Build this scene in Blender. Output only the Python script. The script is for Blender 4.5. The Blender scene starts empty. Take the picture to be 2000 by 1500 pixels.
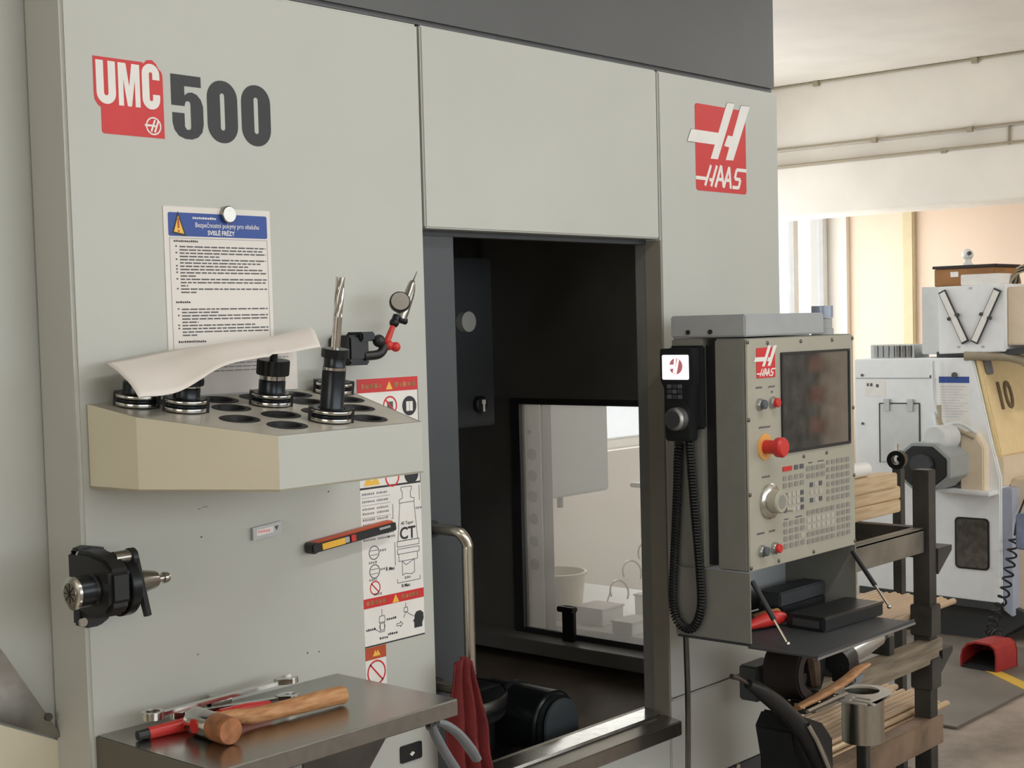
import bpy, bmesh, math, random
from mathutils import Vector, Matrix, Euler
from mathutils.noise import noise
random.seed(7)
S = bpy.context.scene
COL = S.collection
PI = math.pi

# ------------------------------------------------------------------ camera
cd = bpy.data.cameras.new('camera'); cam = bpy.data.objects.new('camera', cd); COL.objects.link(cam)
cd.sensor_width = 36; cd.lens = 2833 / 2000 * 36
cd.shift_x = -0.011; cd.shift_y = 0.0225; cd.clip_start = 0.05
m = Matrix(((0.66163, 0.059162, -0.747492), (-0.749388, 0.017949, -0.661888), (-0.025742, 0.998087, 0.056211))).to_4x4()
m.translation = (0, -1.87, 1.55)
cam.matrix_world = m
S.camera = cam

# ------------------------------------------------------------------ world, daylight, exposure
W = bpy.data.worlds.new('sky'); S.world = W; W.use_nodes = True
W.node_tree.nodes['Background'].inputs[0].default_value = (0.93, 0.97, 1.0, 1)
W.node_tree.nodes['Background'].inputs[1].default_value = 1.6
S.view_settings.view_transform = 'Standard'; S.view_settings.look = 'None'
S.view_settings.exposure = 0.0; S.view_settings.gamma = 1.0; S.view_settings.use_curve_mapping = False

def area(name, loc, target, sx, sy, power, col=(1, 1, 1)):
    l = bpy.data.lights.new(name, 'AREA'); l.shape = 'RECTANGLE'; l.size = sx; l.size_y = sy; l.energy = power; l.color = col
    o = bpy.data.objects.new(name, l); COL.objects.link(o); o.location = loc
    o.rotation_euler = (Vector(target) - Vector(loc)).to_track_quat('-Z', 'Y').to_euler(); return o
# daylight standing in the window openings: long window band in the wall behind the camera, back-wall windows
area('daylight_front', (3.2, -4.95, 1.95), (3.2, 0, 1.75), 8.5, 1.3, 82, (0.93, 0.97, 1.0))
area('daylight_left', (-3.9, -2.2, 1.75), (0, -2.2, 1.75), 2.6, 1.5, 36, (1.0, 0.90, 0.75))
area('daylight_back', (5.95, 2.86, 1.62), (5.95, 0, 1.62), 4.6, 1.4, 54, (0.98, 0.98, 0.97))

# ------------------------------------------------------------------ helpers
def lin(h):
    h = h.lstrip('#'); c = [int(h[i:i + 2], 16) / 255 for i in (0, 2, 4)]
    return tuple(((v + 0.055) / 1.055) ** 2.4 if v > 0.04045 else v / 12.92 for v in c) + (1,)
MATS = {}
def mat(name, col, rough=0.5, metal=0.0, var=0.0, scale=20, bump=0.0, bscale=200, emit=0, stretch=None, col2=None, spec=0.5, coat=0):
    if name in MATS: return MATS[name]
    M = bpy.data.materials.new(name); M.use_nodes = True; nt = M.node_tree; b = nt.nodes['Principled BSDF']
    c = lin(col)
    b.inputs['Base Color'].default_value = c; b.inputs['Roughness'].default_value = rough; b.inputs['Metallic'].default_value = metal
    b.inputs['Specular IOR Level'].default_value = spec
    if coat: b.inputs['Coat Weight'].default_value = coat
    tc = nt.nodes.new('ShaderNodeTexCoord'); mp = nt.nodes.new('ShaderNodeMapping')
    nt.links.new(tc.outputs['Object'], mp.inputs[0])
    if stretch: mp.inputs['Scale'].default_value = stretch
    n = nt.nodes.new('ShaderNodeTexNoise'); n.inputs['Scale'].default_value = scale; n.inputs['Detail'].default_value = 6
    nt.links.new(mp.outputs[0], n.inputs['Vector'])
    r = nt.nodes.new('ShaderNodeValToRGB'); v = var if var else 0.03
    c2 = lin(col2) if col2 else tuple(min(1, x * (1 + v)) for x in c[:3]) + (1,)
    c1 = c if col2 else tuple(x * (1 - v) for x in c[:3]) + (1,)
    r.color_ramp.elements[0].position = 0.35; r.color_ramp.elements[1].position = 0.65
    r.color_ramp.elements[0].color = c1; r.color_ramp.elements[1].color = c2
    nt.links.new(n.outputs['Fac'], r.inputs[0]); nt.links.new(r.outputs[0], b.inputs['Base Color'])
    if bump:
        n2 = nt.nodes.new('ShaderNodeTexNoise'); n2.inputs['Scale'].default_value = bscale
        nt.links.new(mp.outputs[0], n2.inputs['Vector'])
        bp = nt.nodes.new('ShaderNodeBump'); bp.inputs['Strength'].default_value = bump; bp.inputs['Distance'].default_value = 0.002
        nt.links.new(n2.outputs['Fac'], bp.inputs['Height']); nt.links.new(bp.outputs[0], b.inputs['Normal'])
    if emit:
        b.inputs['Emission Color'].default_value = c; b.inputs['Emission Strength'].default_value = emit
    MATS[name] = M; return M

def glass_mat(name, clear, tint, haze):
    M = bpy.data.materials.new(name); M.use_nodes = True; nt = M.node_tree; nt.nodes.clear()
    out = nt.nodes.new('ShaderNodeOutputMaterial'); t = nt.nodes.new('ShaderNodeBsdfTransparent'); t.inputs[0].default_value = clear
    d = nt.nodes.new('ShaderNodeBsdfTranslucent'); d.inputs[0].default_value = tint
    g = nt.nodes.new('ShaderNodeBsdfGlossy'); g.inputs['Roughness'].default_value = 0.05
    n = nt.nodes.new('ShaderNodeTexNoise'); n.inputs['Scale'].default_value = 4
    mr = nt.nodes.new('ShaderNodeMapRange'); mr.inputs[3].default_value = haze * 0.92; mr.inputs[4].default_value = haze * 1.08
    nt.links.new(n.outputs['Fac'], mr.inputs[0])
    m1 = nt.nodes.new('ShaderNodeMixShader'); nt.links.new(mr.outputs[0], m1.inputs[0]); nt.links.new(t.outputs[0], m1.inputs[1]); nt.links.new(d.outputs[0], m1.inputs[2])
    m2 = nt.nodes.new('ShaderNodeMixShader'); m2.inputs[0].default_value = 0.04; nt.links.new(m1.outputs[0], m2.inputs[1]); nt.links.new(g.outputs[0], m2.inputs[2])
    nt.links.new(m2.outputs[0], out.inputs[0]); MATS[name] = M; return M

ORG = {}
def FRONT(y=0.0): return Matrix(((1, 0, 0, 0), (0, 0, -1, y), (0, 1, 0, 0), (0, 0, 0, 1)))
def SIDE(x=0.0): return Matrix(((0, 0, -1, x), (-1, 0, 0, 0), (0, 1, 0, 0), (0, 0, 0, 1)))
def AXIS(p, d):
    d = Vector(d).normalized(); return Matrix.Translation(Vector(p)) @ d.to_track_quat('Z', 'Y').to_matrix().to_4x4()
def T(x, y, z): return Matrix.Translation((x, y, z))
I4 = Matrix.Identity(4)

def smooth_path(pts, n=8):
    P = [Vector(p) for p in pts]
    if len(P) < 3: return P
    Q = [2 * P[0] - P[1]] + P + [2 * P[-1] - P[-2]]; out = []
    for i in range(1, len(Q) - 2):
        p0, p1, p2, p3 = Q[i - 1:i + 3]
        for k in range(n):
            t = k / n
            out.append(0.5 * ((2 * p1) + (p2 - p0) * t + (2 * p0 - 5 * p1 + 4 * p2 - p3) * t * t + (3 * p1 - p0 - 3 * p2 + p3) * t ** 3))
    out.append(P[-1]); return out

def rrect(x0, y0, x1, y1, r, n=5):
    out = []
    for cx, cy, a in ((x1 - r, y1 - r, 0), (x0 + r, y1 - r, 90), (x0 + r, y0 + r, 180), (x1 - r, y0 + r, 270)):
        for k in range(n + 1):
            t = math.radians(a + 90 * k / n); out.append((cx + r * math.cos(t), cy + r * math.sin(t)))
    return out
def circ(cx, cy, r, n=24, ry=None): return [(cx + r * math.cos(2 * PI * k / n), cy + (ry or r) * math.sin(2 * PI * k / n)) for k in range(n)]

class MB:
    def __init__(s): s.v = []; s.f = []
    def add(s, vs, fs, M=I4):
        b = len(s.v); s.v += [tuple(M @ Vector(p)) for p in vs]; s.f += [tuple(b + i for i in f) for f in fs]; return s
    def box(s, a, b, M=I4):
        x0, y0, z0 = a; x1, y1, z1 = b
        x0, x1 = sorted((x0, x1)); y0, y1 = sorted((y0, y1)); z0, z1 = sorted((z0, z1))
        return s.add([(x0, y0, z0), (x1, y0, z0), (x1, y1, z0), (x0, y1, z0), (x0, y0, z1), (x1, y0, z1), (x1, y1, z1), (x0, y1, z1)],
                     [(0, 3, 2, 1), (4, 5, 6, 7), (0, 1, 5, 4), (1, 2, 6, 5), (2, 3, 7, 6), (3, 0, 4, 7)], M)
    def prism(s, poly, h, M=I4, h0=0):
        n = len(poly); ar = sum(poly[i][0] * poly[(i + 1) % n][1] - poly[(i + 1) % n][0] * poly[i][1] for i in range(n))
        if ar < 0: poly = poly[::-1]
        vs = [(x, y, h0) for x, y in poly] + [(x, y, h0 + h) for x, y in poly]
        fs = [tuple(range(n))[::-1], tuple(range(n, 2 * n))] + [(i, (i + 1) % n, n + (i + 1) % n, n + i) for i in range(n)]
        return s.add(vs, fs, M)
    def lathe(s, prof, M=I4, n=28):
        vs = []; fs = []; rings = []
        for r, h in prof:
            if r < 1e-6: rings.append([len(vs)]); vs.append((0, 0, h))
            else: rings.append(list(range(len(vs), len(vs) + n))); vs += [(r * math.cos(2 * PI * k / n), r * math.sin(2 * PI * k / n), h) for k in range(n)]
        for a, b in zip(rings, rings[1:]):
            for k in range(n):
                k2 = (k + 1) % n
                if len(a) == 1 and len(b) == 1: continue
                if len(a) == 1: fs.append((a[0], b[k2], b[k]))
                elif len(b) == 1: fs.append((a[k], a[k2], b[0]))
                else: fs.append((a[k], a[k2], b[k2], b[k]))
        return s.add(vs, fs, M)
    def cyl(s, p, d, r, h, n=24, r2=None):
        r2 = r if r2 is None else r2
        return s.lathe([(0, 0), (r, 0), (r2, h), (0, h)], AXIS(p, d), n)
    def ball(s, p, r, M=I4, n=16, sc=(1, 1, 1)):
        pr = [(r * math.sin(PI * k / 10), -r * math.cos(PI * k / 10)) for k in range(11)]; pr[0] = (0, -r); pr[-1] = (0, r)
        return s.lathe(pr, M @ T(*p) @ Matrix.Diagonal((*sc, 1)), n)
    def tube(s, pts, r, n=10, smooth=0, flat=None):
        P = smooth_path(pts, smooth) if smooth else [Vector(p) for p in pts]
        rs = r if isinstance(r, (list, tuple)) else None
        vs = []; fs = []; up = None
        for i, p in enumerate(P):
            t = (P[min(i + 1, len(P) - 1)] - P[max(i - 1, 0)]).normalized()
            if up is None:
                up = Vector((0, 0, 1)) if abs(t.z) < 0.9 else Vector((1, 0, 0))
            a = t.cross(up).normalized(); up = a.cross(t).normalized()
            f = i / (len(P) - 1)
            if rs:
                q = f * (len(rs) - 1); j = min(int(q), len(rs) - 2); rr = rs[j] + (rs[j + 1] - rs[j]) * (q - j)
            else: rr = r
            for k in range(n):
                c, d = math.cos(2 * PI * k / n) * rr, math.sin(2 * PI * k / n) * rr * (flat or 1)
                vs.append(tuple(p + a * c + up * d))
        for i in range(len(P) - 1):
            for k in range(n):
                k2 = (k + 1) % n; fs.append((i * n + k, i * n + k2, (i + 1) * n + k2, (i + 1) * n + k))
        fs += [tuple(range(n))[::-1], tuple(range((len(P) - 1) * n, len(P) * n))]
        return s.add(vs, fs)
    def shape(s, loops, depth, M=I4):
        cu = bpy.data.curves.new('tmp', 'CURVE'); cu.dimensions = '2D'; cu.fill_mode = 'BOTH'; cu.extrude = depth / 2
        for L in loops:
            sp = cu.splines.new('POLY'); sp.points.add(len(L) - 1); sp.use_cyclic_u = True
            for p, q in zip(sp.points, L): p.co = (q[0], q[1], 0, 1)
        o = bpy.data.objects.new('tmp', cu); me = bpy.data.meshes.new_from_object(o)
        s.add([tuple(v.co) for v in me.vertices], [tuple(p.vertices) for p in me.polygons], M @ T(0, 0, depth / 2))
        bpy.data.objects.remove(o); bpy.data.curves.remove(cu); bpy.data.meshes.remove(me); return s
    def text(s, txt, x, y, size, M=I4, depth=0.0004, align='LEFT', sx=1.0, shear=0, bold=0):
        cu = bpy.data.curves.new('tmp', 'FONT'); cu.body = txt; cu.size = size; cu.extrude = depth / 2; cu.align_x = align; cu.shear = shear; cu.offset = bold; cu.resolution_u = 3
        o = bpy.data.objects.new('tmp', cu); me = bpy.data.meshes.new_from_object(o)
        s.add([tuple(v.co) for v in me.vertices], [tuple(p.vertices) for p in me.polygons], M @ T(x, y, depth / 2) @ Matrix.Diagonal((sx, 1, 1, 1)))
        bpy.data.objects.remove(o); bpy.data.curves.remove(cu); bpy.data.meshes.remove(me); return s
    def stroke(s, pts, w, depth, M=I4):
        for (x0, y0), (x1, y1) in zip(pts, pts[1:]):
            dx, dy = x1 - x0, y1 - y0; L = math.hypot(dx, dy) or 1; nx, ny = -dy / L * w / 2, dx / L * w / 2
            s.prism([(x0 + nx, y0 + ny), (x1 + nx, y1 + ny), (x1 - nx, y1 - ny), (x0 - nx, y0 - ny)], depth, M)
        return s
    def ring(s, cx, cy, r, w, depth, M=I4, n=28, ry=None):
        k = (ry or r) / r
        return s.shape([circ(cx, cy, r, n, ry), circ(cx, cy, r - w, n, (r - w) * k)], depth, M)
    def build(s, name, material, parent=None, bevel=0, smooth=35, seg=2, label=None, cat=None, group=None, kind=None):
        me = bpy.data.meshes.new(name)
        lo = Vector(map(min, zip(*s.v))); hi = Vector(map(max, zip(*s.v))); c = (lo + hi) / 2
        if parent is None: c.z = lo.z
        me.from_pydata([tuple(Vector(p) - c) for p in s.v], [], s.f)
        if bevel:
            bm = bmesh.new(); bm.from_mesh(me); bmesh.ops.remove_doubles(bm, verts=bm.verts, dist=1e-6)
            es = [e for e in bm.edges if len(e.link_faces) == 2 and e.calc_face_angle(0) > 0.5]
            bmesh.ops.bevel(bm, geom=es, offset=bevel, segments=seg, affect='EDGES', clamp_overlap=True)
            bm.to_mesh(me); bm.free()
        me.materials.append(material if not isinstance(material, str) else MATS[material])
        if smooth:
            me.polygons.foreach_set('use_smooth', [True] * len(me.polygons)); me.set_sharp_from_angle(angle=math.radians(smooth))
        me.update()
        o = bpy.data.objects.new(name, me); COL.objects.link(o)
        if parent is not None:
            o.parent = parent; o.location = c - ORG[parent.name]
        else: o.location = c
        ORG[o.name] = c
        for k, v in (('label', label), ('category', cat), ('group', group), ('kind', kind)):
            if v: o[k] = v
        return o

def thing(name, label, cat, loc=(0, 0, 0), group=None, rot=None, local=False):
    o = bpy.data.objects.new(name, None); COL.objects.link(o); o.location = loc; o.empty_display_size = 0.05
    o['label'] = label; o['category'] = cat
    if group: o['group'] = group
    if rot: o.rotation_euler = rot
    ORG[o.name] = Vector((0, 0, 0)) if local else Vector(loc)
    return o
def dup(o, parent):
    c = o.copy(); COL.objects.link(c); c.parent = parent
    for ch in o.children: dup(ch, c)
    return c
def B(a, b, M=I4): return MB().box(a, b, M)

# ------------------------------------------------------------------ materials
mat('machine_white', '#bfc1ba', 0.42, var=0.025, scale=3)
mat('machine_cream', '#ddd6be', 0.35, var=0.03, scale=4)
mat('hood_grey', '#5a5c5d', 0.45, var=0.04, scale=4)
mat('door_dark', '#3e4347', 0.38, var=0.05, scale=4)
mat('interior', '#7b7b78', 0.4, var=0.1, scale=5)
mat('interior_brown', '#6b6055', 0.35, var=0.2, scale=8)
mat('plinth', '#3d4043', 0.5)
mat('seam', '#4a4b4a', 0.6)
mat('black', '#1d1f21', 0.42, var=0.1)
mat('black_rubber', '#191a1b', 0.6, var=0.1)
mat('black_metal', '#26292b', 0.3, 0.6, var=0.1)
mat('oxide', '#303438', 0.28, 0.75, var=0.1, scale=60)
mat('steel', '#d0cfca', 0.18, 1.0, var=0.08, scale=60)
mat('stainless', '#a5a39d', 0.26, 1.0, var=0.06, scale=30, stretch=(2, 60, 2))
mat('brushed', '#b7b2a6', 0.3, 1.0, var=0.1, scale=40, stretch=(30, 30, 1))
mat('alu', '#b9bcbc', 0.35, 0.9, var=0.06)
mat('steel_dark', '#6a6864', 0.34, 0.9, var=0.2, scale=12)
mat('red', '#c8332f', 0.4, var=0.06)
mat('decal_red', '#cf2f30', 0.45)
mat('decal_white', '#eceae5', 0.45)
mat('decal_black', '#2b2e30', 0.5)
mat('print_grey', '#55565a', 0.6)
mat('print_light', '#8d8f92', 0.6)
mat('paper', '#e9e3dc', 0.7, var=0.02, scale=8)
mat('paper_sheet', '#e6e2dc', 0.65, var=0.03, scale=6)
mat('blue', '#31509c', 0.5)
mat('yellow', '#f2c14a', 0.45)
mat('orange', '#b8502c', 0.45, var=0.08)
mat('lamp_yellow', '#f3bd45', 0.3)
mat('wood_handle', '#c9986a', 0.6, var=0.2, scale=30, stretch=(1, 6, 6), col2='#a87448')
mat('wood', '#d8c09c', 0.6, scale=8, stretch=(1, 14, 14), col2='#c2a47e')
mat('wood_old', '#8f8370', 0.7, scale=6, stretch=(1, 10, 10), col2='#6b6050')
mat('copper', '#a8714c', 0.5, 0.3, var=0.3, scale=40)
mat('red_rag', '#691919', 0.8, var=0.15, scale=30, bump=0.4, bscale=300)
mat('pendant_grey', '#8f8f86', 0.45, var=0.03)
mat('pendant_panel', '#a9a697', 0.45, var=0.02)
mat('pendant_dark', '#7d7e77', 0.45, var=0.04)
mat('pendant_cap', '#a7abad', 0.3, var=0.03)  # lighter grey holds the light that the cap front catches
mat('key', '#8c8b83', 0.5)
mat('key_dark', '#575b63', 0.5)
mat('key_pale', '#b5b3a8', 0.5)
mat('screen', '#4d4b46', 0.06, 0.0, var=0.3, scale=30, coat=1.0, spec=1.0)  # mottled grey: dust, plus the pendant screen's pale reflection put into the base
mat('grey_handle', '#7c8084', 0.5)
mat('lathe_white', '#edf0f1', 0.4, var=0.02)
mat('lathe_beige', '#e6d5bb', 0.4, var=0.03)
mat('lathe_yellow', '#f4dda9', 0.4, var=0.03)
mat('lathe_grey', '#d2d5d4', 0.4, var=0.03)
mat('lathe_dark', '#3c3f40', 0.5)
mat('wall_peach', '#f0d9c2', 0.8, var=0.03, scale=2)
mat('wall_white', '#e6dfd4', 0.8, var=0.03, scale=2)
mat('beam_white', '#eae4da', 0.75, var=0.04, scale=3)
mat('cable_grey', '#a1967f', 0.6)
mat('wall_pipe', '#d8c9a2', 0.6)
mat('cardboard', '#a07247', 0.8, var=0.12, scale=10)
mat('rack_steel', '#4b4a47', 0.5, 0.5, var=0.25, scale=8)
mat('rack_rail', '#7d776c', 0.5, 0.3, var=0.3, scale=8)
mat('bar_stock', '#c9b091', 0.4, 0.3, var=0.06, scale=6, stretch=(1, 4, 4))
mat('bucket', '#e3dcc4', 0.4, var=0.04)
mat('bluebox', '#7f8aa3', 0.4, var=0.2, scale=20)
mat('cabinet_grey', '#9ea3a2', 0.5)
mat('floor_plate', '#6d675e', 0.55, var=0.15, scale=3)
mat('dark_brown', '#221915', 0.6, var=0.3, scale=12)
mat('screen_lit', '#fbf7f2', 0.4, emit=1.4)
mat('pink', '#c77b80', 0.5, emit=0.35)
mat('estop_amber', '#e2a75a', 0.4)
glass_mat('glass_clear', (1, 1, 1, 1), (0.9, 0.95, 1, 1), 0.06)
glass_mat('glass_hazy', (0.95, 0.95, 0.94, 1), (0.92, 0.92, 0.90, 1), 0.22)

# concrete floor
M = bpy.data.materials.new('concrete'); M.use_nodes = True; nt = M.node_tree; b = nt.nodes['Principled BSDF']; b.inputs['Roughness'].default_value = 0.55
tc = nt.nodes.new('ShaderNodeTexCoord'); n1 = nt.nodes.new('ShaderNodeTexNoise'); n1.inputs['Scale'].default_value = 2.5; n1.inputs['Detail'].default_value = 10
n1.inputs['Roughness'].default_value = 0.65
r = nt.nodes.new('ShaderNodeValToRGB'); r.color_ramp.elements[0].position = 0.3; r.color_ramp.elements[0].color = lin('#63584c'); r.color_ramp.elements[1].position = 0.7; r.color_ramp.elements[1].color = lin('#a4968a')
nt.links.new(tc.outputs['Object'], n1.inputs['Vector']); nt.links.new(n1.outputs['Fac'], r.inputs[0]); nt.links.new(r.outputs[0], b.inputs['Base Color'])
bp = nt.nodes.new('ShaderNodeBump'); bp.inputs['Strength'].default_value = 0.15; nt.links.new(n1.outputs['Fac'], bp.inputs['Height']); nt.links.new(bp.outputs[0], b.inputs['Normal']); MATS['concrete'] = M

# ------------------------------------------------------------------ the room
XL, XR, YF, YB, ZC = -4.0, 8.4, -5.0, 2.8, 2.86
def st(mb, name, m_, parent=None, **k): return mb.build(name, m_, parent, kind=None if parent else 'structure', **k)
st(B((XL - .2, YF - .2, -.1), (XR + .2, YB + .2, 0)), 'floor', 'concrete')
st(B((XL - .2, YF - .2, ZC), (XR + .2, YB + .2, ZC + .15)), 'ceiling', 'beam_white')
st(B((XR, YF - .2, 0), (XR + .2, YB + .2, ZC)), 'wall_right', 'wall_peach')
def wall_with_window(name, axis, pos, thick, a0, a1, w0, w1, z0, z1, m_):
    mb = MB()
    def bx(u0, u1, c0, c1):
        if axis == 'y': mb.box((u0, pos, c0), (u1, pos + thick, c1))
        else: mb.box((pos, u0, c0), (pos + thick, u1, c1))
    bx(a0, w0, 0, ZC); bx(w1, a1, 0, ZC); bx(w0, w1, 0, z0); bx(w0, w1, z1, ZC)
    return st(mb, name, m_)
wall_with_window('wall_back', 'y', YB, .2, XL, XR, 3.6, 8.36, .883, 2.36, 'wall_white')
wall_with_window('wall_front', 'y', YF - .2, .2, XL, XR, -1.1, 7.5, 1.3, 2.6, 'wall_white')
wall_with_window('wall_left', 'x', XL - .2, .2, YF, YB, -3.5, -.9, 1.0, 2.5, 'wall_white')
def window(n, axis, pos, u0, u1, z0, z1, k, extra=()):
    mb = MB()
    def bx(a, b_, c, d, t=.05):
        if axis == 'y': mb.box((a, pos - t / 2, c), (b_, pos + t / 2, d))
        else: mb.box((pos - t / 2, a, c), (pos + t / 2, b_, d))
    f = .05
    bx(u0, u1, z0, z0 + f); bx(u0, u1, z1 - f, z1)
    xs = [u0 + (u1 - u0 - f) * i / k for i in range(k + 1)] + list(extra)
    for x in xs: bx(x, x + f, z0 + f, z1 - f)
    o = st(mb, 'window_%d' % n, 'decal_white', bevel=.004)
    edges = sorted(xs)
    for a, b_ in zip(edges, edges[1:]):
        g = B((a + f, pos - .004, z0 + f), (b_, pos + .004, z1 - f)) if axis == 'y' else B((pos - .004, a + f, z0 + f), (pos + .004, b_, z1 - f))
        g.build('pane', 'glass_clear', o)
window(1, 'y', YB + .1, 3.6, 8.36, .883, 2.36, 3, (7.95,))
window(2, 'y', YF - .1, -1.1, 7.5, 1.3, 2.6, 6)
window(3, 'x', XL - .1, -3.5, -.9, 1.0, 2.5, 2)
# concrete beam along y with stepped bands
bo = st(B((7.2, YF, 2.50), (7.55, YB, ZC)).box((7.235, YF, 2.40), (7.55, YB, 2.50)).box((7.18, YF, 2.126), (7.55, YB, 2.40)), 'trim_1', 'beam_white', bevel=.006)
for z, x in ((2.852, 7.19), (2.505, 7.19), (2.408, 7.17)):
    MB().tube([(x, YF, z), (x, YB, z)], .006, 8).build('cable', 'cable_grey', bo)
for y, z in ((2.25, 2.843), (1.33, 2.843), (1.9, 2.497), (1.36, 2.497), (1.5, 2.40)):
    B((7.175, y, z - .012), (7.2, y + .03, z + .016)).build('clip', 'cable_grey', bo)
B((7.225, 1.18, 2.40), (7.236, 1.19, 2.50)).build('joint', 'cable_grey', bo)
st(MB().box((8.36, 2.28, 0), (8.4, 2.35, ZC)), 'trim_2', 'wall_pipe', bevel=.006)
st(MB().box((8.36, YB - .06, 0), (8.4, YB, ZC)), 'trim_3', 'wall_white')

for lx, ly, lp, lab in ((1.9, -1.35, 12, 'long white fluorescent lamp added unseen on the ceiling over the milling machine'), (5.9, -1.2, 26, 'long white fluorescent lamp added unseen on the ceiling near the lathe')):  # unseen lamps added to brighten the machine top and the lathe side
    lmp = thing('added_ceiling_lamp', lab, 'lamp', (lx, ly, 2.76), 'added ceiling lamps')
    B((lx - .75, ly - .08, 2.80), (lx + .75, ly + .08, 2.859)).build('housing', 'decal_white', lmp, bevel=.006)
    for dy in (-.04, .04): MB().cyl((lx - .7, ly + dy, 2.782), (1, 0, 0), .013, 1.4, 12).build('tube', mat('added_tube_lit', '#fffaf0', .4, emit=6), lmp)
    al = area('added_lamp_light', (lx, ly, 2.765), (lx, ly, 0), 1.4, .12, lp, (1.0, 0.98, 0.94))
d1 = st(MB().box((8.36, -4.5, 0), (8.4, -3.56, 2.15)), 'door_1', 'plinth', bevel=.006)
for i in range(9): MB().box((8.345, -3.60, .2 + .2 * i), (8.362, -3.52, .3 + .2 * i)).build('hazard_stripe', 'orange', d1)
# ------------------------------------------------------------------ the machining centre
mc = thing('milling_machine', 'large grey-white five-axis milling machine with open sliding door', 'machine', (2.1, 0.8, 0))
x0, xa, xb, x1 = 1.14, 1.8555, 2.5755, 3.065
ZT = 2.092
B((x0, 0, .505), (xa, .1, ZT)).build('front_panel', 'machine_white', mc, bevel=.005, seg=3, label='wide plain white front panel with model lettering')
B((xa + .004, 0, 1.73), (xb - .003, .04, ZT)).build('front_panel', 'machine_white', mc, bevel=.003)
B((xb + .003, 0, .715), (x1, .06, ZT)).build('front_panel', 'machine_white', mc, bevel=.004)
B((xb + .003, 0, .505), (x1, .06, .712)).build('front_panel', 'machine_white', mc, bevel=.003)
B((xa + .004, 0, .505), (xb, .04, .64)).build('front_panel', 'machine_white', mc, bevel=.003)
B((x0 + .01, .006, 0), (x1 - .005, .1, .503)).build('plinth', 'plinth', mc, bevel=.003)
MB().cyl((2.845, .006, .495), (0, -1, 0), .009, .006, 12).build('bolt', 'steel', mc)
B((x0, .004, ZT + .003), (x1, 1.9, 2.80)).build('hood', 'hood_grey', mc, bevel=.008, label='dark grey upper hood panel')
# left flank: set-back panel, sheet guard of the chip chute
B((.55, .0995, .0), (x0 + .04, .16, 2.80)).build('flank_panel', 'machine_white', mc)
ch = MB().prism([(.75, 1.545), (1.058, 1.092), (1.148, .944), (1.053, .991), (.75, 1.16)], .012, FRONT(.098)); cho = ch.build('chute_guard', 'stainless', mc, bevel=.002)
MB().cyl((1.122, .088, .985), (0, -1, 0), .006, .005, 10).build('screw', 'steel_dark', cho)
MB().prism([(.75, .2), (.75, 1.155), (1.053, .986), (1.148, .940), (1.148, .2)], .004, FRONT(.098)).build('chute_cover', 'machine_cream', mc)
# body: rear, right side wall with window opening, floor, roof
MB().box((1.2, 1.55, .0), (3.06, 1.6, 2.09)).box((1.15, .16, 0), (1.2, 1.6, 2.09)).build('rear_shell', 'interior', mc)
wy0, wy1, wz0, wz1 = .12, .792, .70, 1.333
MB().box((3.0, .06, .0), (3.015, wy0, 2.09)).box((3.0, wy1, 0), (3.015, 1.55, 2.09)).box((3.0, wy0, 0), (3.015, wy1, wz0)).box((3.0, wy0, wz1), (3.015, wy1, 2.09)).build('side_wall', 'interior', mc)
B((1.2, .1, .5), (3.0, 1.55, .56)).build('chamber_floor', 'interior_brown', mc)
B((1.2, .1, 2.04), (3.0, 1.55, 2.09)).build('chamber_roof', 'interior', mc)
sw = MB().box((2.985, wy0 - .03, wz0 - .03), (3.0, wy0, wz1 + .02)).box((2.985, wy1, wz0 - .03), (3.0, wy1 + .03, wz1 + .02)).box((2.985, wy0, wz1), (3.0, wy1, wz1 + .02)).box((2.985, wy0, wz0 - .03), (3.0, wy1, wz0 + .012)).build('side_window', 'plinth', mc, bevel=.002)
B((3.004, wy0, wz0), (3.010, wy1, wz1)).build('pane', 'glass_hazy', sw, label='hazy coolant-misted window pane')
B((2.955, .2, 1.352), (2.995, .89, 1.95)).build('inner_cover', 'interior', mc, bevel=.004)
MB().prism([(2.999, .70), (2.94, .69), (2.93, .655), (2.999, .64)], .95, Matrix(((1, 0, 0, 0), (0, 0, 1, .12), (0, 1, 0, 0), (0, 0, 0, 1)))).build('window_ledge', 'interior', mc, bevel=.002)
MB().box((2.968, .60, .685), (2.985, .64, .79)).box((2.958, .595, .775), (2.985, .65, .79)).build('window_latch', 'black', mc, bevel=.003)
MB().prism([(2.999, .64), (2.70, .56), (2.999, .56)], 1.2, Matrix(((1, 0, 0, 0), (0, 0, 1, .12), (0, 1, 0, 0), (0, 0, 0, 1)))).build('floor_slope', 'interior_brown', mc)
ic = B((2.25, .5, 1.312), (2.575, .53, 1.712)).build('inner_cover', 'plinth', mc, bevel=.004)
lk = MB().lathe([(0, 0), (.02, 0), (.02, .012), (.016, .016), (0, .016)], AXIS((2.516, .5, 1.365), (0, -1, 0))).build('lock', 'black', mc)
MB().box((-.006, .004, .017), (.006, .014, .0185), T(2.516, .5, 1.362) @ Matrix(((1, 0, 0, 0), (0, 0, -1, 0), (0, 1, 0, 0), (0, 0, 0, 1)))).box((-.003, -.014, .017), (.003, .004, .0185), T(2.516, .5, 1.362) @ Matrix(((1, 0, 0, 0), (0, 0, -1, 0), (0, 1, 0, 0), (0, 0, 0, 1)))).build('key_mark', 'decal_white', lk)
MB().cyl((2.47, .5, 1.562), (0, -1, 0), .024, .02).build('lamp_cap', 'machine_white', mc)
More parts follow.
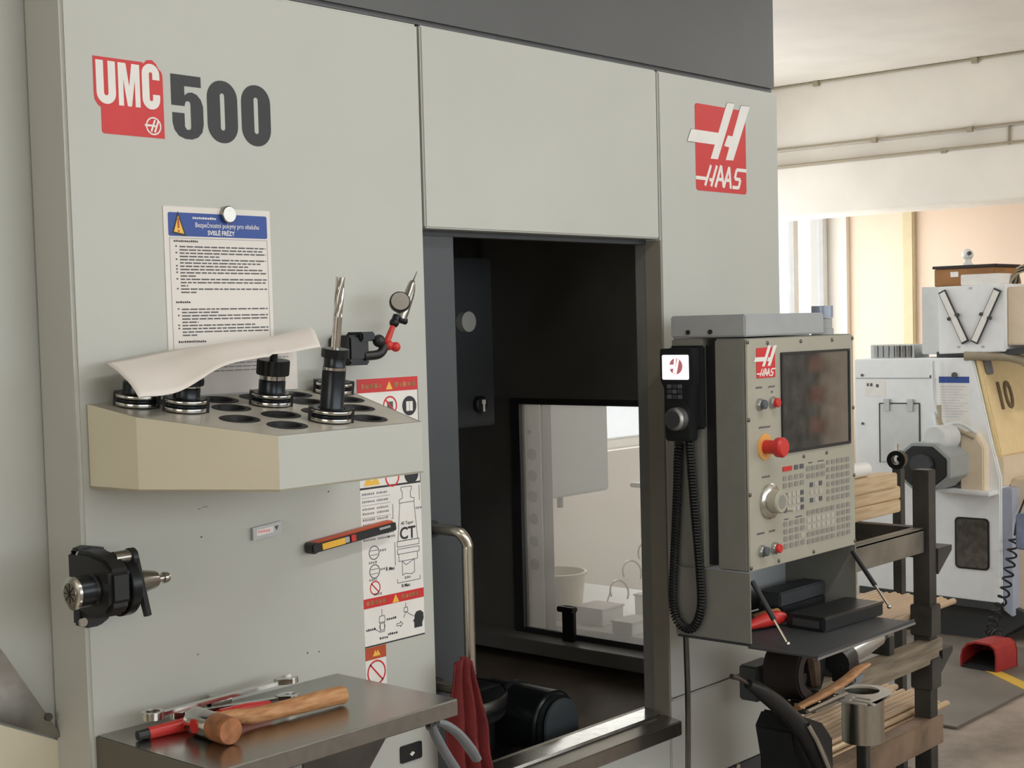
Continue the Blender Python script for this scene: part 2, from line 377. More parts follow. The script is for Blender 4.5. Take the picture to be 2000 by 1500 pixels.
# door, slid open to the left
dr = B((1.50, .045, .66), (1.981, .085, 1.727)).build('door', 'door_dark', mc, bevel=.006, label='dark grey sliding door pushed open')
hx = 1.912
MB().tube([(1.895, .045, 1.176), (1.898, .0, 1.176), (1.902, -.022, 1.172), (hx, -.03, 1.150), (hx, -.03, 1.12), (hx, -.03, .93), (hx, -.03, .905), (1.902, -.022, .885), (1.898, 0, .88), (1.895, .045, .88)], .0105, 16, 6).build('handle', 'brushed', dr, label='polished steel tube door handle')
for z in (1.176, .88): MB().cyl((1.895, .045, z), (0, -1, 0), .016, .008).build('handle_boss', 'black', dr)
# jambs, head, sill
B((xb, .001, .655), (xb + .012, .042, 1.727)).build('door_jamb', mat('jamb_grey', '#8b877d', 0.45), mc)
B((xb + .001, .042, .6), (2.99, .07, 1.9)).build('jamb_return', 'interior', mc)
B((xa + .004, .04, 1.72), (xb, .06, 1.75)).build('door_head', 'plinth', mc)
MB().prism([(-.03, .640), (-.03, .672), (.012, .678), (.075, .688), (.075, .640)], xb + .003 - xa, Matrix(((0, 0, 1, xa), (1, 0, 0, 0), (0, 1, 0, 0), (0, 0, 0, 1)))).build('door_sill', 'stainless', mc, bevel=.002)
MB().prism([(.014, .6780), (.014, .6848), (.064, .6868), (.064, .6800)], .70, Matrix(((0, 0, 1, 1.868), (1, 0, 0, 0), (0, 1, 0, 0), (0, 0, 0, 1)))).build('sill_strip', 'steel', mc)
# rotary table and platter
def arch(cx, w, z0, zt, n=14):
    r_ = w / 2; return [(cx - r_, z0), (cx + r_, z0)] + [(cx + r_ * math.cos(PI * k / n), zt - r_ + r_ * math.sin(PI * k / n)) for k in range(n + 1)]
rt = MB().prism(arch(2.375, .145, .56, .752), .20, FRONT(.36)).build('rotary_housing', 'black_metal', mc, bevel=.008, seg=3, label='black rounded trunnion housing')
MB().prism(arch(2.385, .115, .575, .735), .006, FRONT(.158)).build('face_plate', 'door_dark', rt, bevel=.002)
MB().prism(arch(2.373, .152, .56, .758), .014, FRONT(.29)).build('seam_band', 'black', rt, bevel=.003)
B((2.16, .12, .56), (2.5, .36, .632)).build('rotary_base', 'black_metal', mc, bevel=.01)
pl = MB().lathe([(0, 0), (.145, 0), (.15, .006), (.15, .03), (.145, .036), (0, .036)], T(2.215, .36, .715), 40).build('platter', 'oxide', mc, label='slotted round rotary platter')
for k in (-1, 0, 1): B((2.215 - .13, .36 + k * .06 - .006, .7515), (2.215 + .13, .36 + k * .06 + .006, .7535)).build('slot', 'black', pl)
MB().lathe([(.14, .70), (.146, .706), (.151, .735), (.1515, .745), (.148, .7525)], T(2.215, .36, 0), 40).build('platter_rim', 'steel_dark', pl)
MB().lathe([(0, .56), (.12, .56), (.12, .7), (0, .7)], T(2.215, .36, 0), 32).build('platter_drum', 'black', mc)
MB().tube([(2.215 + .155 * math.cos(a), .34 + .155 * math.sin(a), .625) for a in [(-PI * .75 + PI * 1.0 * k / 20) for k in range(21)]], .012, 12).build('guard_ring', 'brushed', mc)

# ---- decals on the front
F0 = FRONT(0)
def F(d): return FRONT(-d)
# model badge
def glyph_U(x, z, w, h, s):  # outline loop
    r_ = w / 2; o = [(x, z + h), (x, z + r_)] + [(x + r_ + r_ * math.cos(PI + PI * k / 10), z + r_ + r_ * math.sin(PI + PI * k / 10)) for k in range(1, 10)] + [(x + w, z + r_), (x + w, z + h), (x + w - s, z + h), (x + w - s, z + r_)]
    q = r_ - s; return [o + [(x + r_ + q * math.cos(-PI * k / 10), z + r_ + q * math.sin(-PI * k / 10)) for k in range(1, 10)] + [(x + s, z + r_), (x + s, z + h)]]
bd = MB().shape([[(1.189, 1.957), (1.272, 1.957), (1.275, 1.955), (1.281, 1.961), (1.290, 1.962), (1.297, 1.957), (1.301, 1.950), (1.306, 1.946), (1.308, 1.94), (1.308, 1.846), (1.203, 1.846), (1.2, 1.849), (1.2, 1.884), (1.195, 1.887), (1.190, 1.894), (1.189, 1.902)]], .0006, F(0)).build('model_badge', 'decal_red', mc, label='red model badge reading UMC above 500')
L = MB()
L.shape(glyph_U(1.193, 1.889, .0325, .063, .0125), .0004, F(.0007))
L.shape([[(1.230, 1.889), (1.230, 1.952), (1.2435, 1.952), (1.2485, 1.918), (1.2535, 1.952), (1.267, 1.952), (1.267, 1.889), (1.2585, 1.889), (1.2585, 1.929), (1.252, 1.889), (1.245, 1.889), (1.2385, 1.929), (1.2385, 1.889)]], .0004, F(.0007))
def glyph_C(x, z, w, h, s):
    r_ = w / 2; q = r_ - s; zb, zt = z + r_, z + h - r_
    o = [(x + w, zt - .008), (x + w, zt)] + [(x + r_ + r_ * math.cos(PI * k / 10), zt + r_ * math.sin(PI * k / 10)) for k in range(1, 10)] + [(x, zt), (x, zb)] + [(x + r_ + r_ * math.cos(PI + PI * k / 10), zb + r_ * math.sin(PI + PI * k / 10)) for k in range(1, 10)] + [(x + w, zb), (x + w, zb + .007), (x + w - s, zb + .007), (x + w - s, zb)]
    o += [(x + r_ + q * math.cos(-PI * k / 10), zb + q * math.sin(-PI * k / 10)) for k in range(1, 10)] + [(x + s, zb), (x + s, zt)] + [(x + r_ + q * math.cos(PI - PI * k / 10), zt + q * math.sin(PI - PI * k / 10)) for k in range(1, 10)] + [(x + w - s, zt), (x + w - s, zt - .008)]
    return [o]
L.shape(glyph_C(1.271, 1.888, .031, .068, .0125), .0004, F(.0007))
L.build('lettering', 'decal_white', bd)
E_ = MB().ring(1.2885, 1.8635, .0135, .0022, .0004, F(.0007))
E_.stroke([(1.273, 1.864), (1.288, 1.864)], .003, .0004, F(.0008)).stroke([(1.284, 1.855), (1.291, 1.873)], .003, .0004, F(.0009)).stroke([(1.290, 1.854), (1.297, 1.872)], .003, .0004, F(.0010)).stroke([(1.288, 1.8635), (1.293, 1.8635)], .003, .0004, F(.0011))
E_.build('emblem', 'decal_white', bd)
def glyph_0(x, z, w, h, s): return [rrect(x, z, x + w, z + h, w / 2 - .001, 8), rrect(x + s, z + s * .8, x + w - s, z + h - s * .8, (w - 2 * s) / 2 - .0003, 6)]
D5 = MB(); x, z, w, h, s = 1.3225, 1.849, .058, .097, .024
r_ = .028
D5.shape([[(x, z + h), (x + w - .003, z + h), (x + w - .003, z + h - .0165), (x + s, z + h - .0165), (x + s, z + .066), (x + .030, z + .0705), (x + .038, z + .072), (x + .047, z + .069), (x + .054, z + .062), (x + w, z + .052), (x + w, z + .024), (x + .055, z + .012), (x + .047, z + .004), (x + .036, z), (x + .024, z), (x + .012, z + .004), (x + .004, z + .013), (x + .001, z + .024), (x + .001, z + .039), (x + s - .001, z + .039), (x + s - .001, z + .019), (x + .026, z + .0145), (x + .030, z + .014), (x + .034, z + .0155), (x + .035, z + .019), (x + .035, z + .053), (x + .034, z + .057), (x + .030, z + .058), (x + .026, z + .057), (x + s, z + .052), (x + s, z + .050), (x, z + .050)]], .0004, F(.0003))
D5.build('digit', 'decal_black', bd)
for xx in (1.3885, 1.4545): MB().shape(glyph_0(xx, 1.848, .058, .097, .0245), .0004, F(.0003)).build('digit', 'decal_black', bd)
# maker logo: polygons in a unit block, reused at three sizes
HB1 = [(.632, 1.063), (.786, 1.068), (.427, .384), (.286, .382)]; HB2 = [(.912, 1.056), (1.099, 1.066), (.734, .392), (.583, .386)]
HARM = [(-.075, .694), (.462, .694), (.391, .550), (-.155, .550)]; HNUB = [(.634, .680), (.740, .675), (.675, .538), (.556, .550)]
STR = [[(.29, .306), (.168, .062)], [(-.005, .146), (.20, .144)], [(.405, .309), (.285, .060)], [(.255, .136), (.33, .131)], [(.488, .314), (.366, .053)], [(.488, .314), (.530, .058)], [(.650, .308), (.530, .058)], [(.650, .308), (.672, .053)], [(1.0, .285), (.80, .285), (.757, .177), (.873, .170), (.833, .072), (.71, .072)]]
def maker_logo(name, parent, Mf, ox, oz, w, h, words=True, label=None, d=.0006):
    def q(P): return [(ox + a * w, oz + b_ * h) for a, b_ in P]
    o = MB().prism(rrect(ox, oz, ox + w, oz + h, w * .04), d, Mf).build(name, 'decal_red', parent, label=label)
    k = MB()
    for i_, P in enumerate((HB1, HB2, HARM, HNUB)): k.prism(q(P), .0004 + .0001 * i_, Mf @ T(0, 0, d))
    k.build('emblem', 'decal_white', o)
    if words:
        k = MB()
        for i_, P in enumerate(STR + [[(.43, .15), (.515, .15)], [(.59, .15), (.665, .15)]]):
            for j_, e_ in enumerate(zip(P, P[1:])): k.stroke(q(e_), w * .038, .0004 + .00004 * (i_ + j_), Mf @ T(0, 0, d))
        k.build('lettering', 'decal_white', o)
    return o
maker_logo('maker_logo', mc, F(0), 2.715, 1.8425, .206, .194, label='red square maker logo with white slanted H and lettering HAAS')
OL = MB()
for P in (HB1, HB2, HARM):
    pts = [(2.715 + a * .206, 1.8425 + b_ * .194) for a, b_ in P]; cx = sum(p[0] for p in pts) / 4; cz = sum(p[1] for p in pts) / 4
    OL.stroke(pts + pts[:1], .0022, .0005, F(0))
OL.build('logo_outline', 'print_grey', mc)
# warning stickers by the door
def warn(mb, cx, cz, s, M): mb.prism([(cx - s, cz - s * .8), (cx + s, cz - s * .8), (cx, cz + s)], .0003, M)
def squiggle(mb, x0_, x1_, z, h, M, seed):
    rr = random.Random(seed); x_ = x0_
    while x_ < x1_ - h:
        w_ = h * rr.uniform(.5, 1.1); mb.box((x_, z, 0), (x_ + w_, z + h * rr.uniform(.7, 1), .0003), M); x_ += w_ + h * .35
XS0, XS1 = 1.680, 1.826
sa = MB().box((XS0, 1.275, 0), (XS1, 1.464, .0005), F(0)).build('warning_sticker', 'decal_white', mc, label='tall warning sticker with red header behind tool tray')
MB().box((XS0, 1.440, .0005), (XS1, 1.464, .0008), F(0)).build('red_band', 'decal_red', sa)
k = MB(); warn(k, 1.756, 1.450, .008, F(.0008)); k.build('warning_triangle', 'yellow', sa)
k = MB(); squiggle(k, 1.690, 1.745, 1.447, .009, F(.0008), 1); squiggle(k, 1.768, 1.822, 1.447, .009, F(.0008), 2); k.build('lettering', 'copper', sa, kind='stuff')
k = MB().ring(1.757, 1.415, .017, .003, .0003, F(.0005)).stroke([(1.745, 1.427), (1.769, 1.403)], .003, .0003, F(.0006)); k.build('prohibition_sign', 'decal_red', sa); MB().ring(1.757, 1.288, .017, .003, .0003, F(.0005)).build('prohibition_sign', 'decal_red', sa)
k = MB().box((1.750, 1.408, 0), (1.764, 1.422, .0003), F(.0005)); k.stroke([(1.705, 1.41), (1.712, 1.425), (1.719, 1.41)], .003, .0003, F(.0005)); k.build('pictogram', 'print_grey', sa)
k = MB(); k.prism(circ(1.804, 1.412, .0175), .0003, F(.0005)); k.prism(circ(1.804, 1.290, .0175), .0003, F(.0005)); k.build('mandatory_sign', 'decal_black', sa)
k = MB(); k.box((1.796, 1.403, 0), (1.8035, 1.420, .0003), F(.0009)).box((1.8045, 1.403, 0), (1.812, 1.420, .0003), F(.0009)); k.build('manual_symbol', 'decal_white', sa)
k = MB(); warn(k, 1.700, 1.287, .011, F(.0005)); warn(k, 1.716, 1.287, .011, F(.0006)); k.build('warning_triangle', 'yellow', sa)
k = MB().box((XS0, 1.272, 0), (XS1, 1.2755, .0006), F(0)).box((XS1 - .001, 1.275, 0), (XS1 + .0004, 1.464, .0006), F(0)); k.build('sticker_border', 'decal_black', sa)
sb = MB().box((XS0, 1.081, 0), (XS1, 1.2725, .0005), F(0)).build('tool_chart_sticker', 'decal_white', mc, label='tool taper chart sticker marked 40 Taper CT')
H_ = F(.0005)
for tx_, a_, z_, sz_, bo_ in (('CT', 1.790, 1.175, .030, .0006), ('40 Taper', 1.790, 1.2005, .0085, 0), ('B Max', 1.782, 1.089, .008, .0002), ('A Max', 1.745, 1.124, .008, .0002)):
    MB().text(tx_, a_, z_, sz_, H_, align='CENTER', bold=bo_).build('lettering', 'decal_black', sb)
k = MB(); lw = .0011
for P in ([(1.777, 1.268), (1.777, 1.262), (1.780, 1.260), (1.780, 1.248), (1.772, 1.246), (1.772, 1.240), (1.809, 1.240), (1.809, 1.246), (1.800, 1.248), (1.800, 1.260), (1.803, 1.262), (1.803, 1.268), (1.777, 1.268)],
          [(1.773, 1.240), (1.766, 1.172), (1.815, 1.172), (1.808, 1.240)], [(1.764, 1.172), (1.818, 1.172), (1.818, 1.162), (1.764, 1.162), (1.764, 1.172)], [(1.764, 1.158), (1.818, 1.158), (1.818, 1.149), (1.764, 1.149), (1.764, 1.158)],
          [(1.767, 1.149), (1.767, 1.136), (1.813, 1.136), (1.813, 1.149)], [(1.775, 1.136), (1.775, 1.110), (1.782, 1.113), (1.798, 1.110), (1.805, 1.113), (1.805, 1.136)], [(1.775, 1.136), (1.784, 1.128), (1.805, 1.136)],
          [(1.822, 1.268), (1.822, 1.240)], [(1.756, 1.240), (1.756, 1.215), (1.752, 1.215)], [(1.762, 1.105), (1.762, 1.098), (1.818, 1.098), (1.818, 1.105)], [(1.758, 1.172), (1.758, 1.130)]):
    k.stroke(P, lw, .0003, H_)
for cz in (1.160, 1.127): k.ring(1.708, cz, .0125, .0016, .0003, H_); k.stroke([(1.699, cz + .004), (1.717, cz + .004)], .001, .0003, H_); k.stroke([(1.699, cz - .004), (1.717, cz - .004)], .001, .0003, H_)
k.build('drawing', 'print_grey', sb)
k = MB().ring(1.708, 1.098, .0125, .0022, .0003, H_).stroke([(1.699, 1.107), (1.717, 1.089)], .0022, .0003, H_); k.build('prohibition_sign', 'decal_red', sb)
k = MB()
for i, z_ in enumerate((1.262, 1.249, 1.236, 1.228, 1.217, 1.208, 1.190, 1.182)):
    squiggle(k, 1.684, 1.715, z_, .004, H_, 20 + i); squiggle(k, 1.718, 1.748, z_, .004, H_, 40 + i)
for i, (a, z_) in enumerate(((1.695, 1.141), (1.722, 1.160), (1.722, 1.127), (1.695, 1.111), (1.705, 1.084), (1.742, 1.19), (1.742, 1.182), (1.812, 1.225), (1.780, 1.103))): squiggle(k, a, a + .02, z_, .0045, H_, 60 + i)
for z_ in (1.257, 1.244, 1.222): k.box((1.683, z_, 0), (1.75, z_ + .0008, .0003), H_)
k.build('small_print', 'print_light', sb, kind='stuff')
sc = MB().box((XS0, .997, 0), (XS1, 1.081, .0005), F(0)).build('warning_sticker', 'decal_white', mc, label='lower warning sticker with red header and black head symbol')
MB().box((XS0, 1.064, .0005), (XS1, 1.081, .0008), F(0)).build('red_band', 'decal_red', sc)
k = MB(); warn(k, 1.756, 1.0715, .008, F(.0008)); k.build('warning_triangle', 'yellow', sc)
k = MB(); squiggle(k, 1.686, 1.742, 1.069, .008, F(.0008), 5); squiggle(k, 1.770, 1.822, 1.069, .008, F(.0008), 6); k.build('lettering', 'copper', sc, kind='stuff')
k = MB(); k.prism([(1.800, 1.011), (1.820, 1.011), (1.820, 1.018), (1.824, 1.026), (1.823, 1.036), (1.816, 1.041), (1.806, 1.040), (1.801, 1.034), (1.801, 1.028), (1.797, 1.024), (1.800, 1.022)], .0003, H_); k.build('head_symbol', 'decal_black', sc)
k = MB()
for P in ([(1.722, 1.058), (1.722, 1.046)], [(1.716, 1.046), (1.728, 1.046), (1.729, 1.035), (1.715, 1.035), (1.716, 1.046)], [(1.717, 1.035), (1.717, 1.018), (1.727, 1.018), (1.727, 1.035)], [(1.704, 1.026), (1.716, 1.018)], [(1.78, 1.060), (1.78, 1.052)], [(1.776, 1.052), (1.784, 1.052), (1.785, 1.044), (1.775, 1.044), (1.776, 1.052)], [(1.780, 1.044), (1.774, 1.034)], [(1.780, 1.044), (1.799, 1.033)], [(1.757, 1.026), (1.766, 1.026), (1.766, 1.029), (1.772, 1.024), (1.766, 1.019), (1.766, 1.022), (1.757, 1.022), (1.757, 1.026)]):
    k.stroke(P, .0011, .0003, H_)
k.ring(1.722, 1.027, .007, .001, .0003, H_); k.build('drawing', 'print_grey', sc)
k = MB()
for i, (a, z_) in enumerate(((1.684, 1.024), (1.733, 1.036), (1.735, 1.009), (1.715, 1.005))): squiggle(k, a, a + .024, z_, .004, H_, 80 + i)
k.build('small_print', 'decal_black', sc, kind='stuff')
k = MB().box((XS0, .9955, 0), (XS1, .998, .0006), F(0)); k.build('sticker_border', 'decal_black', sc)
sd = MB().box((XS0, .925, 0), (1.729, .995, .0005), F(0)).build('warning_sticker', 'decal_white', mc, label='narrow sticker with prohibition sign just above steel table')
MB().box((XS0, .973, .0005), (1.729, .995, .0008), F(0)).build('red_band', 'orange', sd)
k = MB(); warn(k, 1.703, .983, .006, F(.0008)); warn(k, 1.709, .983, .006, F(.0009)); k.build('warning_triangle', 'yellow', sd)
MB().ring(1.705, .949, .022, .003, .0003, H_).stroke([(1.690, .965), (1.720, .933)], .003, .0003, H_).build('prohibition_sign', 'decal_red', sd)
cn = MB().prism(rrect(1.755, .773, 1.808, .804, .004), .003, F(0)).build('connector_plate', 'black', mc)
MB().prism([(1.776, .786), (1.783, .790), (1.788, .787), (1.781, .782)], .002, F(.003)).build('arrow_mark', 'decal_white', cn)
# scuffs left of the drawing
k = MB()
for (a, z_, w_, h_) in ((1.342, 1.277, .006, .0012), (1.350, 1.279, .012, .001), (1.345, 1.232, .004, .003), (1.585, 1.292, .003, .004), (1.607, 1.276, .004, .003), (1.33, 1.05, .004, .002), (1.55, 1.01, .003, .004), (1.575, 1.008, .003, .003)):
    k.prism([(a, z_), (a + w_, z_ + h_ * .3), (a + w_ * .9, z_ + h_), (a + w_ * .1, z_ + h_ * .8)], .0003, F(0))
k.build('scuff_marks', 'print_grey', mc, kind='stuff')

# ------------------------------------------------------------------ safety sheet, magnet, second sheet
A4 = MB().box((1.299, 1.462, 0), (1.503, 1.745, .0012), F(.0002)).build('safety_notice', 'paper_sheet', label='laminated safety notice with blue header pinned on white panel', cat='notice')
H1 = F(.0014)
MB().prism(rrect(1.307, 1.700, 1.496, 1.736, .003), .0003, H1).build('header_band', 'blue', A4)
k = MB(); k.prism([(1.313, 1.704), (1.339, 1.700), (1.325, 1.738)], .0003, F(.0018)); k.build('triangle_border', 'decal_black', A4)
k = MB(); k.prism([(1.3165, 1.7065), (1.335, 1.7035), (1.325, 1.731)], .0003, F(.0022)); k.build('warning_triangle', 'yellow', A4)
k = MB().box((1.3235, 1.712, 0), (1.3265, 1.727, .0003), F(.0026)).box((1.3235, 1.706, 0), (1.3265, 1.709, .0003), F(.0026)); k.build('exclamation_mark', 'orange', A4)
k = MB(); k.text('Bezpečnostní pokyny pro obsluhu', 1.418, 1.7145, .0108, F(.0018), align='CENTER', sx=.83); k.text('SVISLÉ FRÉZY', 1.405, 1.703, .0098, F(.0018), align='CENTER', bold=.0002, sx=.9)
squiggle(k, 1.352, 1.398, 1.727, .0035, F(.0018), 3); k.build('lettering', 'decal_white', A4, kind='stuff')
k = MB()
rr = random.Random(11)
def words(x0_, x1_, z_, h_, M):
    x_ = x0_
    while x_ < x1_:
        w_ = rr.uniform(.006, .017); k.box((x_, z_, 0), (min(x_ + w_, x1_), z_ + h_, .0003), M); x_ += w_ + .0022
z_ = 1.683
for n_lines, last in ((2, .96), (2, .45), (2, .93), (1, .78), (1, .95), (2, .17), (3, .08), (2, .17), (0, 0), (2, .42), (3, .18), (1, .84), (3, .16)):
    if n_lines == 0: z_ -= .021; continue
    k.box((1.3185, z_ + .0005, 0), (1.3215, z_ + .0028, .0003), H1)
    for i in range(n_lines):
        words(1.326, 1.326 + .166 * (last if i == n_lines - 1 else 1), z_, .0020, H1); z_ -= .0050
k.build('small_print', 'print_grey', A4, kind='stuff')
k = MB(); squiggle(k, 1.316, 1.362, 1.691, .0032, H1, 9); squiggle(k, 1.316, 1.345, 1.5975, .0032, H1, 10); squiggle(k, 1.318, 1.372, 1.5365, .0035, H1, 12); k.build('heading', 'decal_black', A4)
k = MB().stroke([(1.3085, 1.465), (1.3085, 1.697), (1.4955, 1.697), (1.4955, 1.465)], .0007, .0003, H1); k.build('frame_line', 'print_light', A4)
MB().lathe([(0, 0), (.0135, 0), (.0135, .007), (.012, .0085), (0, .0085)], AXIS((1.417, -.0015, 1.736), (0, -1, 0))).build('magnet', 'stainless', label='round silver magnet holding the safety notice', cat='magnet')
s2 = MB().box((1.345, 1.455, 0), (1.548, 1.530, .0008), F(.0018)).build('paper_sheet', 'paper', label='white printed sheet standing upright behind tool holders', cat='paper')
k = MB()
for i in range(6): words(1.365, 1.530, 1.520 - i * .006, .0016, F(.0027))
k.build('small_print', 'print_light', s2, kind='stuff')

# ------------------------------------------------------------------ tool tray
SL = .152; TH = math.atan(SL); Z0 = 1.4525
tt = thing('tool_tray', 'cream angular tool tray with round holes fixed to machine front', 'tool tray', (1.4, -.15, 1.33))
plan = [(1.155, -.002), (1.162, -.114), (1.264, -.300), (1.545, -.295), (1.645, -.002)]
tp = lambda y: Z0 + SL * y
holes = [(1.285, -.035), (1.365, -.035), (1.44, -.035), (1.513, -.035), (1.338, -.100), (1.490, -.095), (1.567, -.100), (1.293, -.178), (1.374, -.172), (1.453, -.169), (1.528, -.167), (1.328, -.242), (1.482, -.244)]
tools = [(1.215, -.038), (1.259, -.096), (1.416, -.096), (1.413, -.238), (1.592, -.040)]
HR = .0235
Mt = T(0, 0, Z0) @ Matrix.Rotation(TH, 4, 'X'); cs = math.cos(TH)
mb = MB().shape([[(x_, y_ / cs) for x_, y_ in plan]] + [circ(x_, y_ / cs, HR, 24) for x_, y_ in holes + tools], .003, Mt @ T(0, 0, -.003))
mb.build('top_plate', mat('tray_top', '#b9b5a9', 0.28, 0.0, var=0.05), tt)
def tray_wall(i, m_):
    (ax, ay), (bx_, by) = plan[i], plan[i + 1]
    c = Vector((1.4, -.1, 0)); th = .004
    def inn(p): d = (c - Vector((p[0], p[1], 0))).normalized(); return (p[0] + d.x * th, p[1] + d.y * th)
    A, Bq, A2, B2 = (ax, ay), (bx_, by), inn((ax, ay)), inn((bx_, by))
    vs = [(*p, 1.33) for p in (A, Bq, B2, A2)] + [(p[0], p[1], tp(p[1])) for p in (A, Bq, B2, A2)]
    MB().add(vs, [(0, 1, 5, 4), (1, 2, 6, 5), (2, 3, 7, 6), (3, 0, 4, 7), (4, 5, 6, 7), (3, 2, 1, 0)]).build('side_panel', m_, tt)
for i in range(4): tray_wall(i, 'machine_cream' if i < 2 else 'machine_white')  # cream left, grey right: warm and cool light put into the facet colours
MB().prism(plan, .003, T(0, 0, 1.33)).build('bottom_plate', 'machine_cream', tt)
liner = None
for x_, y_ in holes:
    if liner is None:
        q = MB().lathe([(0, -.05), (HR - .006, -.05), (HR - .003, -.002), (HR - .002, .0008), (HR + .002, .0016), (HR + .006, .0008), (HR + .0065, 0)], T(x_, y_, tp(y_)) @ Matrix.Rotation(TH, 4, 'X'), 24)
        liner = q.build('hole_liner', 'black_rubber', tt); l0 = (x_, y_)
    else:
        c = liner.copy(); COL.objects.link(c); c.parent = tt
        c.location = liner.location + Vector((x_ - l0[0], y_ - l0[1], tp(y_) - tp(l0[1])))

# ------------------------------------------------------------------ tool holders in the tray
def holder(x_, y_, label, kind):
    t = thing('tool_holder', label, 'tool holder', (x_, y_, tp(y_)), 'tool holders standing in the tray', (TH, 0, 0), True)
    MB().lathe([(0, -.055), (.014, -.055), (.0222, -.001), (.0222, 0), (0, 0)], I4).build('taper', 'steel', t)
    MB().lathe([(.02, .0005), (.031, .0005), (.0318, .0015), (.0318, .0065), (.029, .009), (.029, .0115), (.0318, .014), (.0318, .0185), (.030, .020), (.02, .020)], I4, 40).build('flange', 'oxide', t)
    MB().lathe([(.0318, .002), (.0321, .003), (.0321, .006), (.0318, .007)], I4, 40).lathe([(.0318, .014), (.0321, .0145), (.0321, .018), (.0318, .0185)], I4, 40).build('flange_edge', 'steel', t)
    for a in (.9, .9 + PI): MB().box((-.008, .0265, -.0005), (.008, .0335, .0205), Matrix.Rotation(a, 4, 'Z')).build('drive_slot', 'black', t)
    def body(r_, h0, h1): MB().lathe([(0, h0), (r_ + .001, h0), (r_, h0 + .002), (r_, h1 - .002), (r_ - .002, h1), (0, h1)], I4, 32).build('body', 'oxide', t)
    def nut(r_, h0, h1, nf=18):
        pr = [(r_ * (1 if k % 2 else .965) * math.cos(2 * PI * k / (2 * nf)), r_ * (1 if k % 2 else .965) * math.sin(2 * PI * k / (2 * nf))) for k in range(2 * nf)]
        MB().prism(pr, h1 - h0, T(0, 0, h0)).build('collet_nut', 'black_metal', t, bevel=.0008, smooth=20)
    def silver(r_, h0, h1): MB().lathe([(0, h0), (r_, h0), (r_, h1), (0, h1)], I4, 32).build('ground_band', 'steel', t)
    if kind == 0: body(.0215, .02, .038)
    elif kind == 1: body(.0195, .02, .036); silver(.0193, .036, .039); nut(.0245, .039, .049)
    elif kind == 2:
        body(.0205, .02, .040); silver(.0198, .040, .047); nut(.0255, .047, .070, 24)
        MB().lathe([(0, .07), (.006, .07), (.006, .083), (0, .083)]).build('collet_stub', 'black_metal', t)
    elif kind == 3:
        body(.0175, .02, .077); silver(.0172, .077, .081); body(.0160, .081, .098); nut(.0208, .095, .108, 6)
        MB().lathe([(0, .105), (.0068, .105), (.0068, .155), (0, .155)], I4, 20).build('shank', 'steel', t)
        vs = []; fs = []; n_, st_ = 40, 30
        for j in range(st_ + 1):
            a0 = j / st_ * 2.4; h_ = .155 + .058 * j / st_
            for i in range(n_):
                a = 2 * PI * i / n_; f_ = (a * 4 / (2 * PI)) % 1; rad = .0068 * (1 - .26 * math.exp(-((f_ - .25) / .16) ** 2)); vs.append((rad * math.cos(a + a0), rad * math.sin(a + a0), h_))
        for j in range(st_):
            for i in range(n_): fs.append((j * n_ + i, j * n_ + (i + 1) % n_, (j + 1) * n_ + (i + 1) % n_, (j + 1) * n_ + i))
        fs.append(tuple(range(st_ * n_, (st_ + 1) * n_)))
        MB().add(vs, fs).build('end_mill', 'steel', t, label='fluted steel end mill')
    else: body(.0185, .02, .040)
    return t
holder(*tools[0], 'short black tool holder under the slanting corner of the paper', 0)
holder(*tools[1], 'black tool holder with collet nut, half covered by paper', 1)
holder(*tools[2], 'stubby black tool holder with wide knurled nut', 2)
holder(*tools[3], 'tall black tool holder carrying a long fluted end mill', 3)
holder(*tools[4], 'tool holder at the rear corner hidden behind the tall end mill holder', 4)

# loose paper over the holders
BK = [(1.173, -.025, 1.512), (1.283, -.025, 1.526), (1.397, -.025, 1.536), (1.494, -.025, 1.544), (1.554, -.025, 1.554)]
FR = [(1.144, -.150, 1.469), (1.211, -.150, 1.4735), (1.285, -.150, 1.506), (1.351, -.150, 1.515), (1.409, -.150, 1.518), (1.474, -.150, 1.525)]
bk = smooth_path(BK, 12); fr = smooth_path(FR, 10)
NU, NV = 40, 10; vs = []; fs = []
def samp(P, u): q = u * (len(P) - 1); j = min(int(q), len(P) - 2); return P[j].lerp(P[j + 1], q - j)
for i in range(NU + 1):
    u = i / NU; a, b_ = samp(bk, u), samp(fr, u)
    for j in range(NV + 1):
        v = j / NV; p = a.lerp(b_, v); p.z += .012 * math.sin(PI * v) * (.4 + .6 * u) + (-.004 * max(0, v - .7) / .3 if u < .7 else 0) + .003 * noise(Vector((u * 4, v * 3, 1)))
        vs.append(tuple(p))
for i in range(NU):
    for j in range(NV): a = i * (NV + 1) + j; fs.append((a, a + 1, a + NV + 2, a + NV + 1))
pp = MB().add(vs, fs).build('loose_paper', 'paper', label='loose white paper sheet draped over the tool holders', cat='paper')
md = pp.modifiers.new('thickness', 'SOLIDIFY'); md.thickness = .0006

